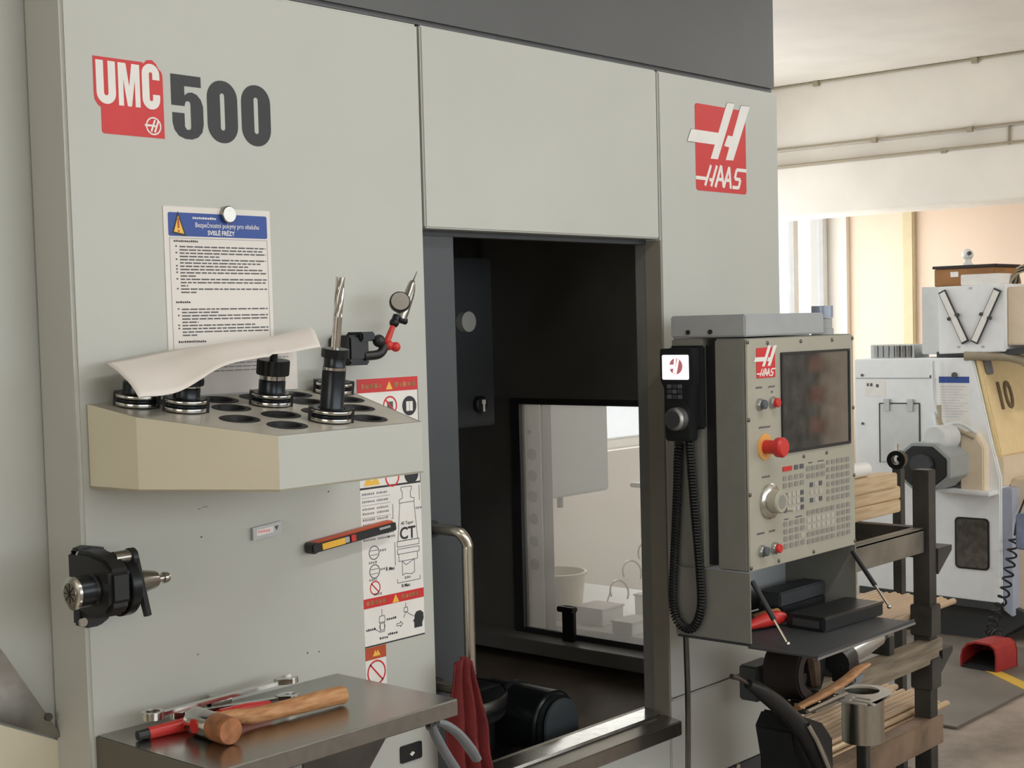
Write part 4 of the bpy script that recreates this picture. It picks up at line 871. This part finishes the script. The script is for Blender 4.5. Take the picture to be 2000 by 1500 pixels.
dl = thing('cordless_tool', 'black power tool with silver cylindrical body on the wooden rail', 'power tool', (3.0, -.16, .72))
MB().tube([(2.985, -.21, .762), (3.08, -.205, .768), (3.16, -.20, .772)], [.024, .023, .018], 18, 4).build('barrel', 'alu', dl)
MB().tube([(2.935, -.213, .757), (2.99, -.21, .763)], [.032, .028], 16).build('rear_cap', 'black', dl)
MB().tube([(3.16, -.20, .772), (3.19, -.198, .774)], [.016, .012], 14).build('collar', 'black', dl)
MB().box((2.935, -.24, .70), (3.0, -.195, .765)).build('grip', 'black', dl, bevel=.01)
MB().box((2.955, -.248, .705), (3.005, -.225, .730)).build('battery_plate', 'grey_handle', dl, bevel=.006)
wp = thing('wood_strip', 'narrow brown wooden strip leaning under the drop shelf', 'wood strip', (2.9, -.26, .72))
MB().tube([(2.68, -.26, .715), (2.78, -.262, .722), (2.88, -.262, .732), (2.95, -.26, .745), (3.0, -.26, .748)], [.010, .013, .014, .013, .006], 8, 4, flat=.6).build('strip', 'wood_handle', wp)
# stainless cup bracket
cpb = thing('cup_bracket', 'stainless cup-shaped tool bracket with slotted top on a dark post', 'bracket', (2.9, -.28, 0))
cx, cy, cz0, cz1 = 2.965, -.262, .578, .688
MB().lathe([(.0465, cz0), (.048, cz0), (.048, cz1), (.0465, cz1), (.0465, cz0)], T(cx, cy, 0), 36).build('cup', 'brushed', cpb)
MB().lathe([(0, cz0), (.047, cz0), (.047, cz0 + .002), (0, cz0 + .002)], T(cx, cy, 0), 36).build('cup_base', 'stainless', cpb)
tpl = [[(cx - .10, cy - .062), (cx + .02, cy - .064), (cx + .055, cy - .045), (cx + .072, cy), (cx + .055, cy + .045), (cx, cy + .07), (cx - .10, cy + .066)], circ(cx + .012, cy + .008, .040, 28), rrect(cx - .062, cy - .050, cx - .050, cy - .005, .005), rrect(cx - .088, cy - .075, cx - .076, cy - .012, .004)]
MB().shape(tpl, .003, T(0, 0, cz1)).build('slotted_top', mat('bright_plate', '#cfcac0', .45, .4), cpb)
MB().box((cx - .012, cy - .012, 0), (cx + .012, cy + .012, cz0)).build('post', 'rack_steel', cpb, bevel=.002)

# ------------------------------------------------------------------ bar rack
rk = thing('bar_rack', 'dark steel bar stock rack with wooden cross rails', 'rack', (3.6, .15, 0))
def post(x_, y_, z1_, w_=.05): return MB().box((x_, y_, 0), (x_ + w_, y_ + w_, z1_)).build('post', 'rack_steel', rk, bevel=.003)
post(3.855, .005, 1.106); post(3.12, .03, .96); post(3.855, .36, .96); post(3.12, .36, .96)
MB().box((3.17, .02, .868), (3.88, .032, .938)).box((3.17, .02, .93), (3.88, .06, .938)).build('top_rail', 'rack_rail', rk, bevel=.002)
MB().box((3.86, .03, .85), (3.90, .38, .938)).build('end_rail', 'rack_steel', rk, bevel=.002)
MB().box((3.17, .345, .86), (3.86, .36, .938)).build('rear_rail', 'rack_steel', rk, bevel=.002)
MB().box((3.20, .0, .545), (3.93, .045, .612)).build('shelf_rail', 'wood_old', rk, bevel=.003)
MB().box((3.20, .345, .545), (3.93, .375, .60)).build('shelf_rail', 'wood_old', rk, bevel=.003)
MB().box((3.20, .0, .300), (3.93, .05, .385)).build('shelf_rail', mat('rack_rust', '#7e6a57', .6, .2, var=.3, scale=10), rk, bevel=.003)
MB().box((3.20, .345, .30), (3.93, .375, .37)).build('shelf_rail', 'rack_rust', rk, bevel=.003)
MB().box((3.20, .05, .352), (3.90, .345, .36)).build('shelf_plate', 'rack_steel', rk)
for z_ in (.625, .47): MB().box((3.848, -.004, z_), (3.912, .062, z_ + .09)).build('bracket_sleeve', 'rack_steel', rk, bevel=.003)
MB().prism([(0, 0), (.09, .06), (.09, .075), (0, .075)], .05, T(3.905, .05, .80) @ Matrix(((1, 0, 0, 0), (0, 0, -1, 0), (0, 1, 0, 0), (0, 0, 0, 1)))).build('bracket_arm', 'rack_steel', rk)
MB().prism([(0, 0), (.09, .06), (.09, .075), (0, .075)], .05, T(3.905, .05, .50) @ Matrix(((1, 0, 0, 0), (0, 0, -1, 0), (0, 1, 0, 0), (0, 0, 0, 1)))).build('bracket_arm', 'rack_steel', rk)
def bars(n, x0_, x1_, y0_, z_, r_, dy, label, group, jit=.02):
    first = None
    for i in range(n):
        xe = x1_ + random.uniform(-jit, jit)
        if first is None:
            first = MB().lathe([(0, 0), (r_ * .9, 0), (r_, .002), (r_, x1_ - x0_ - .002), (r_ * .9, x1_ - x0_), (0, x1_ - x0_)], AXIS((x0_, y0_, z_), (1, 0, 0)), 12).build('metal_bar', 'bar_stock', label=label, cat='bar', group=group); f0 = first.location.copy()
        else:
            c = first.copy(); COL.objects.link(c); c.location = f0 + Vector((xe - x1_, dy * i, 0))
for x_ in (3.32, 3.62): MB().box((x_, .01, .6125), (x_ + .03, .37, .664)).build('cross_bearer', 'rack_steel', rk, bevel=.002)
bars(13, 3.30, 4.16, .072, .6735, .0092, .0215, 'thin round metal bar lying side by side with others on upper rack rail', 'bars on the upper rack rail')
bars(12, 3.25, 4.10, .068, .3695, .0092, .0225, 'thin round metal bar lying on the lower rack shelf', 'bars on the lower rack shelf')
bars(11, 3.25, 4.02, .080, .386, .0092, .0225, 'thin round metal bar lying in the second layer on lower rack shelf', 'second layer of bars on the lower rack shelf', .05)
bars(10, 3.25, 4.04, .090, .4025, .0092, .0225, 'thin round metal bar in the topmost layer on lower rack shelf', 'topmost layer of bars on the lower rack shelf', .06)
def beam(x0_, x1_, y_, z_, h_, label): return MB().box((x0_, y_, z_), (x1_, y_ + .06, z_ + h_)).build('wood_beam', 'wood', label=label, cat='wood beam', group='wood beams on the rack', bevel=.003)
beam(3.42, 4.15, .24, .9385, .040, 'pale wooden beam lying lowest of the pile across the rack rails')
beam(3.42, 4.16, .245, .9795, .038, 'pale wooden beam in the middle of the pile on the rack')
beam(3.42, 4.13, .24, 1.0185, .044, 'pale wooden beam on top of the pile on the rack')
rl = MB().lathe([(.008, 0), (.022, 0), (.022, .13), (.008, .13), (.008, 0)], AXIS((3.86, .275, 1.085), (1, 0, 0)), 24).build('paper_roll', 'decal_white', label='white paper roll lying on the wooden beams', cat='roll')
cm = thing('pipe_stand', 'thin dark upright post with a round pipe clamp behind the rack', 'stand', (4.45, .40, 0))
MB().box((4.435, .385, 0), (4.465, .415, 1.04)).build('post', 'rack_steel', cm)
MB().box((4.39, .34, 0), (4.51, .46, .008)).build('foot', 'rack_steel', cm)
MB().lathe([(.016, 0), (.031, 0), (.031, .036), (.016, .036), (.016, 0)], AXIS((4.432, .40, 1.069), (1, .2, 0)), 24).build('clamp_ring', 'black_metal', cm)
MB().tube([(4.468, .405, 1.069), (4.52, .41, 1.074)], .0095, 12).build('stub', 'rack_steel', cm)
MB().tube([(4.445, .40, 1.096), (4.445, .40, 1.122)], .005, 8).build('screw', 'steel', cm)

# ------------------------------------------------------------------ lathe in the background
lt = thing('lathe', 'beige and white turning lathe with yellowish door numbered 10', 'lathe', (7.3, 1.3, 0))
LX = 6.5
def PX(poly, xa_, h_): return MB().prism(poly, h_, Matrix(((0, 0, 1, xa_), (1, 0, 0, 0), (0, 1, 0, 0), (0, 0, 0, 1))))   # (y,z) profile swept along x
PX([(1.68, .19), (1.68, 1.34), (1.065, 1.345), (.965, .92), (.93, .78), (.93, .19)], LX, 1.55).build('body', 'lathe_white', lt, bevel=.006)
PX([(1.063, 1.352), (1.04, 1.352), (.935, .905), (.935, .88), (.96, .88)], LX + .02, 1.45).build('door', 'lathe_yellow', lt, bevel=.006, label='pale yellow slanted door')
PX([(.965, .88), (.925, .88), (.925, .74), (.965, .74)], LX + .02, 1.45).build('lower_door', 'lathe_beige', lt, bevel=.004)
PX([(.93, .13), (.93, .745), (.90, .775), (.60, .76), (.60, .13)], LX + .10, 1.4).build('front_base', 'lathe_beige', lt, bevel=.006)
PX([(.93, .16), (.93, .735), (.885, .735), (.885, .13)], LX + .02, .1).build('corner_post', mat('lathe_bluegrey', '#aab2c4', .4), lt, bevel=.003)
PX([(1.64, 0), (1.64, .19), (.95, .19), (.80, .13), (.98, 0)], LX + .06, 1.4).build('base', 'lathe_dark', lt)
PX([(1.66, .17), (1.66, .205), (.94, .195), (.94, .16)], LX - .01, 1.5).build('base_lip', 'lathe_dark', lt)
ub = PX([(1.23, 1.362), (1.23, 1.682), (.905, 1.684), (.905, 1.372)], LX, 1.3).build('upper_box', 'lathe_white', lt, bevel=.004)
PX([(1.345, 1.36), (1.345, 1.685), (1.23, 1.682), (1.23, 1.36)], LX + .06, 1.25).build('upper_flank', 'lathe_grey', lt, bevel=.004)
PX([(.905, 1.40), (.905, 1.67), (.55, 1.67), (.55, 1.40)], LX + .03, 1.25).build('upper_front', 'lathe_beige', lt, bevel=.006)
PX([(1.25, 1.345), (1.25, 1.372), (.80, 1.385), (.80, 1.36)], LX + .02, 1.3).build('door_rail', 'lathe_dark', lt)
MB().tube([(6.50, 1.1, 1.352), (6.52, 1.0, 1.352), (6.54, .90, 1.345), (6.56, .83, 1.32), (6.57, .79, 1.27), (6.6, .77, 1.2)], .022, 12, 5).build('hose', 'cable_grey', lt)
# V-shaped lamp bars on the upper box
for y0_, y1_ in ((1.208, 1.092), (.933, 1.050)):
    p = Vector((LX - .012, y0_, 1.660)); q = Vector((LX - .012, y1_, 1.415)); d = q - p; nrm = Vector((0, d.z, -d.y)).normalized() * .014
    o = MB().add([tuple(p + nrm * 1.3), tuple(q + nrm * 1.3), tuple(q - nrm * 1.3), tuple(p - nrm * 1.3), tuple(p + nrm * 1.3 + Vector((.01, 0, 0))), tuple(q + nrm * 1.3 + Vector((.01, 0, 0))), tuple(q - nrm * 1.3 + Vector((.01, 0, 0))), tuple(p - nrm * 1.3 + Vector((.01, 0, 0)))], [(0, 1, 2, 3), (4, 7, 6, 5), (0, 4, 5, 1), (1, 5, 6, 2), (2, 6, 7, 3), (3, 7, 4, 0)]).build('lamp_bar', 'lathe_dark', lt)
    e = d.normalized() * .008
    MB().add([tuple(p + nrm + e + Vector((-.004, 0, 0))), tuple(q + nrm - e + Vector((-.004, 0, 0))), tuple(q - nrm - e + Vector((-.004, 0, 0))), tuple(p - nrm + e + Vector((-.004, 0, 0))), tuple(p + nrm + e), tuple(q + nrm - e), tuple(q - nrm - e), tuple(p - nrm + e)], [(0, 1, 2, 3), (4, 7, 6, 5), (0, 4, 5, 1), (1, 5, 6, 2), (2, 6, 7, 3), (3, 7, 4, 0)]).build('diffuser', 'decal_white', o)
    c_ = p.lerp(q, .5)
    for s_ in (-1, 1): MB().cyl(tuple(c_ + nrm * 1.5 * s_ + Vector((.01, 0, 0))), (-1, 0, 0), .009, .018, 12).build('clip', 'lathe_dark', o)
for y_, z_ in ((1.13, 1.395), (1.01, 1.395), (1.07, 1.67)): MB().cyl((LX, y_, z_), (-1, 0, 0), .006, .004, 10).build('bolt', 'alu', lt)
SL_ = SIDE(LX)
lh = MB().prism([(-1.537, .834), (-1.537, 1.116), (-1.334, 1.119), (-1.334, .834)], .006, SL_).build('access_door', 'lathe_grey', lt, bevel=.002)
k = MB().stroke([(-1.543, .83), (-1.543, 1.122), (-1.330, 1.125), (-1.330, .83)], .006, .002, SL_); k.build('door_gap', 'seam', lt)
for y_ in (1.50, 1.375): MB().box((-y_ - .016, 1.085, .0), (-y_ + .016, 1.145, .012), SL_).build('hinge', 'alu', lh, bevel=.002)
k = MB().stroke([(-1.67, 1.245), (-1.25, 1.247)], .004, .002, SL_).stroke([(-1.25, 1.247), (-1.25, .95)], .004, .002, SL_); k.build('panel_seam', 'cabinet_grey', lt)
lb = MB().box((-1.62, 1.155, 0), (-1.51, 1.235, .001), SL_).build('rating_label', 'decal_white', lt)
k = MB(); squiggle(k, -1.61, -1.57, 1.205, .018, SL_ @ T(0, 0, .001), 3); squiggle(k, -1.56, -1.52, 1.20, .022, SL_ @ T(0, 0, .001), 4); k.build('print', 'print_grey', lb)
for y_, z_ in ((1.635, 1.26), (1.635, 1.02), (1.27, 1.255)): MB().cyl((LX, y_, z_), (-1, 0, 0), .007, .004, 10).build('bolt', 'print_grey', lt)
nt_ = MB().box((-1.235, 1.01, 0), (-1.075, 1.262, .001), SL_).build('notice_sheet', 'decal_white', lt)
MB().box((-1.23, 1.225, .001), (-1.078, 1.255, .0015), SL_).build('header_band', 'blue', nt_)
MB().cyl((LX - .001, 1.15, 1.262), (-1, 0, 0), .014, .006, 16).build('magnet', 'print_grey', nt_)
k = MB()
for i in range(12): squiggle(k, -1.222, -1.085 - .02 * (i % 3), 1.205 - i * .013, .005, SL_ @ T(0, 0, .001), 100 + i)
k.build('small_print', mat('print_faint', '#c9ccd0', .6), nt_)
lw_ = MB().prism(rrect(-1.155, .342, -.985, .588, .022), .004, SL_).build('viewing_window', 'black', lt)
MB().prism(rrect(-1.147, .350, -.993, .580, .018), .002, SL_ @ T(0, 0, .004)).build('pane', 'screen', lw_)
PX([(1.26, .715), (1.26, .80), (1.235, .80), (1.235, .735), (.94, .725), (.94, .705)], LX - .10, .11).build('visor', 'lathe_white', lt, bevel=.004)
oc = [(1.19 + .145 * math.cos(PI / 8 + PI / 4 * k_), .848 + .118 * math.sin(PI / 8 + PI / 4 * k_)) for k_ in range(8)]
sp_ = PX(oc, LX - .26, .28).build('spindle_cover', 'cabinet_grey', lt, bevel=.004)
oi = [(1.19 + .128 * math.cos(PI / 8 + PI / 4 * k_), .848 + .103 * math.sin(PI / 8 + PI / 4 * k_)) for k_ in range(8)]
PX(oi, LX - .268, .01).build('end_cover', 'black', sp_, bevel=.003)
PX([(1.19 + .06 * math.cos(PI / 4 * k_), .86 + .05 * math.sin(PI / 4 * k_)) for k_ in range(8)], LX - .285, .02).build('end_plate', 'plinth', sp_, bevel=.004)
PX([(1.10, .72), (1.10, 1.0), (1.03, 1.0), (.985, .93), (.985, .72)], LX - .06, .07).build('side_cowl', 'lathe_beige', lt, bevel=.006)
MB().lathe([(0, 0), (.055, 0), (.06, .02), (.06, .13), (0, .13)], AXIS((LX - .20, 1.16, .975), (1, -.1, 0)), 24).build('motor', 'lathe_grey', lt)
for i, P in enumerate(([(6.46, 1.24, 1.33), (6.46, 1.235, 1.15), (6.45, 1.20, 1.04), (6.42, 1.17, 1.01)], [(6.46, 1.21, 1.12), (6.44, 1.19, 1.03), (6.43, 1.12, 1.015), (6.44, 1.03, .97)], [(6.45, 1.235, 1.08), (6.43, 1.20, 1.02), (6.43, 1.10, 1.04), (6.45, 1.02, .99)], [(6.45, 1.22, 1.06), (6.40, 1.16, .985), (6.38, 1.14, .98)])):
    MB().tube(P, .009, 8, 6).build('cable', 'cable_grey' if i % 2 else 'lathe_grey', lt)
# number on the slanted door
dn = Vector((0, -.447, .105)).normalized(); nrm = Vector((0, -.972, .229))
sl = Vector((0, .105, .447)).normalized()
Md = Matrix(((1, 0, 0, 6.60), (0, sl.y, -.972, .995), (0, sl.z, .229, 1.135), (0, 0, 0, 1)))
Md = Matrix.Translation((6.60, .979, 1.095)) @ Matrix(((1, 0, 0, 0), (0, sl.y, nrm.y, 0), (0, sl.z, nrm.z, 0), (0, 0, 0, 1)))
k = MB().text('10', 0, 0, .19, Md @ T(0, 0, .004), .003, bold=.002); k.build('number', mat('number_brown', '#7a6a55', .6), lt)
MB().prism(rrect(-.05, .17, .03, .25, .02), .002, Md @ T(0, 0, .004)).build('badge', 'print_light', lt)
# things on top of the lathe
cb = thing('cardboard_box', 'brown cardboard box with open dark lid on top of the lathe', 'box', (6.75, 1.2, 1.685))
MB().box((6.68, 1.03, 1.686), (6.95, 1.335, 1.770)).build('carton', 'cardboard', cb, bevel=.003)
MB().box((6.668, 1.02, 1.771), (6.97, 1.34, 1.785)).build('lid', 'dark_brown', cb, bevel=.002)
MB().box((6.677, 1.21, 1.73), (6.68, 1.25, 1.755)).build('sticker', 'decal_white', cb)
wc = thing('webcam', 'small white round camera standing on the cardboard box', 'camera', (6.66, 1.17, 1.778))
MB().lathe([(0, 0), (.025, 0), (.025, .008), (.018, .014), (.018, .03), (0, .03)], T(6.74, 1.19, 1.7855), 20).build('stand', 'decal_white', wc)
MB().ball((6.74, 1.19, 1.838), .028).build('head', 'decal_white', wc)
MB().cyl((6.720, 1.173, 1.842), (-.7, -.7, .1), .010, .008, 16).build('lens', 'black', wc)
MB().prism(rrect(-1.125, 1.684, -.93, 1.735, .008), .14, SIDE(6.66)).build('plastic_tub', 'decal_white', label='low white plastic tub beside the cardboard box on the lathe', cat='tub')
wr = thing('cable_bundle', 'loose bundle of dark cables lying on top of the lathe', 'cables', (6.7, .85, 1.67))
for i in range(5):
    MB().tube([(6.62 + .03 * i, .93, 1.690), (6.63, .89, 1.735 + .006 * i), (6.66, .82, 1.75 + .004 * i), (6.66, .75, 1.72), (6.66 + .02 * i, .70, 1.682)], .006, 6, 5).build('cable', 'black' if i % 2 else 'cable_grey', wr)
hs = thing('filter_unit', 'small ribbed aluminium unit on the left top of the lathe', 'box', (6.6, 1.5, 1.34))
MB().box((6.56, 1.385, 1.341), (6.72, 1.62, 1.408)).build('case', 'alu', hs, bevel=.002)
for i in range(7): MB().box((6.552, 1.40 + .03 * i, 1.346), (6.56, 1.418 + .03 * i, 1.403)).build('fin', 'steel_dark' if i < 3 else 'cabinet_grey', hs)
# coiled pedal cable and pedal
fpd = thing('foot_pedal', 'red foot pedal switch with hood on the floor plate', 'foot pedal', (5.95, .78, .012))
Mf = T(5.93, .79, .013) @ Matrix.Rotation(-.12, 4, 'Z') @ Matrix.Diagonal((.85, .80, .85, 1))
hood = [(-.11, 0), (-.11, .085), (-.10, .12), (-.07, .14), (.02, .14), (.07, .125), (.10, .09), (.11, .05), (.11, 0)]
PXm = Matrix(((0, 0, 1, 0), (1, 0, 0, 0), (0, 1, 0, 0), (0, 0, 0, 1)))
MB().shape([hood + [(.10, 0.0), (.10, .05), (.092, .085), (.065, .115), (.02, .13), (-.065, .13), (-.092, .113), (-.10, .08), (-.10, 0)]], .2, Mf @ T(0, 0, 0) @ PXm).build('hood', mat('pedal_red', '#9e2a2a', .45, var=.08), fpd)
MB().prism(hood, .012, Mf @ T(.19, 0, 0) @ PXm).build('rear_wall', mat('pedal_red', '#9e2a2a', .45, var=.08), fpd)
MB().box((.0, -.10, 0), (.19, .10, .015), Mf).build('base', 'black', fpd)
MB().prism([(.02, .02), (.18, .06), (.18, .05), (.02, .012)], .17, Mf @ Matrix(((1, 0, 0, 0), (0, 0, 1, -.085), (0, 1, 0, 0), (0, 0, 0, 1)))).build('treadle', 'black', fpd)
coil(smooth_path([(6.49, .86, .52), (6.44, .86, .40), (6.40, .87, .27), (6.30, .87, .18), (6.2, .85, .12), (6.12, .78, .13)], 20), .022, .005, .045, 12, 6).build('coiled_cable', 'black_rubber', fpd, label='black coiled pedal cable')
MB().tube([(6.49, .86, .52), (6.50, .85, .60), (6.58, .84, .70)], .005, 8, 4).build('cable', 'black_rubber', fpd)
MB().box((5.05, .482, .0005), (6.45, 2.1, .011)).build('floor_sheet', 'floor_plate', label='large thin sheet lying on the floor beneath the foot pedal', cat='floor sheet', bevel=.002)
k = MB().prism([(6.02, .87), (6.05, .82), (5.72, .40), (5.66, .43)], .0016, T(0, 0, .0113)); k.build('floor_tape', mat('tape_yellow', '#c8a23f', .6), label='yellow tape strip stuck on the floor sheet', cat='tape')

# ------------------------------------------------------------------ seen through the side window
bt = thing('bench', 'white bench top standing outside the machine side window', 'bench', (3.5, .9, 0))
MB().box((3.165, .43, .655), (3.75, 1.35, .68)).build('top', 'decal_white', bt, bevel=.003)
for x_, y_ in ((3.19, .45), (3.69, .45), (3.19, 1.29), (3.69, 1.29)): MB().box((x_, y_, 0), (x_ + .04, y_ + .04, .655)).build('leg', 'alu', bt)
bk_ = thing('bucket', 'translucent cream plastic bucket seen through the side window', 'bucket', (3.3, .93, .68))
MB().lathe([(0, 0), (.068, 0), (.082, .125), (.088, .127), (.088, .135), (.080, .136), (.066, .006), (0, .006)], T(3.27, .905, .681), 32).build('pail', 'bucket', bk_)
MB().tube([(3.27 + .088 * math.cos(a), .905 + .088 * math.sin(a), .805 - .03 * math.sin(a)) for a in [PI * k_ / 12 for k_ in range(13)]], .003, 6).build('bail', 'alu', bk_)
for i, (x_, y_, w_, h_) in enumerate(((3.22, .70, .10, .045), (3.40, .60, .12, .06), (3.175, .56, .07, .03))):
    bxx = thing('white_box', ['flat white carton next to the bucket behind the window', 'taller white carton at the back of the bench', 'small low white carton at the bench edge behind the window'][i], 'box', (x_, y_, .681))
    MB().box((x_, y_, .681), (x_ + .10, y_ + w_, .681 + h_)).build('carton', 'decal_white', bxx, bevel=.002)
    MB().box((x_ - .003, y_ - .003, .681 + h_), (x_ + .103, y_ + w_ + .003, .681 + h_ + .006)).build('lid', 'paper', bxx, bevel=.001)
pr_ = thing('perforated_rail', 'white upright rail with a row of round holes behind window', 'rail', (3.12, .85, 0))
MB().shape([[(-.885, 0.0), (-.820, 0.0), (-.820, 1.6), (-.885, 1.6)]] + [circ(-.853, z_, .0175, 18) for z_ in (.865, .93, .995, 1.06, 1.12, 1.18)] + [circ(-.862, 1.245, .008, 12)], .003, SIDE(3.11)).build('rail_face', 'machine_white', pr_)
MB().box((3.115, .815, 0), (3.15, .82, 1.6)).box((3.122, .815, 0), (3.127, .93, 1.6)).build('rail_flange', 'lathe_dark', pr_)
cbn = thing('wall_cabinet', 'grey wall-hung cabinet behind the hazy window', 'cabinet', (5.2, 2.65, .75))
MB().box((4.93, 2.46, .745), (5.49, 2.795, 1.75)).build('carcass', 'cabinet_grey', cbn, bevel=.004)
MB().box((4.94, 2.445, .755), (5.48, 2.46, 1.74)).build('door', 'cabinet_grey', cbn, bevel=.003)
MB().box((5.18, 2.50, .69), (5.20, 2.52, .745)).build('cable_gland', 'print_grey', cbn)
sc2 = thing('scalloped_hose', 'thin pale hose looped in scallops above the bench behind window', 'hose', (3.45, .8, .69))
for i_, (y_, z_) in enumerate(((.815, .735), (.765, .80), (.705, .86))):
    MB().tube([(3.45, y_ - .035 * math.cos(a), z_ + .035 * math.sin(a)) for a in [PI * k_ / 12 for k_ in range(-2, 15)]], .003, 6).build('loop', 'alu', sc2)
MB().tube([(3.45, .87, .684), (3.45, .85, .73)], .003, 6).build('tail', 'alu', sc2)
btb = thing('blue_tub', 'pale blue plastic tub on a stand outside the window', 'tub', (3.3, .57, .98))
MB().prism(rrect(.50, 1.0, .605, 1.085, .01), .12, SIDE(3.38)).build('tub', 'bluebox', btb, bevel=.004)
MB().box((3.25, .49, 1.085), (3.39, .615, 1.098)).build('lid', 'decal_white', btb, bevel=.003)
MB().box((3.30, .54, .68), (3.33, .57, 1.0)).build('stand', 'alu', btb)
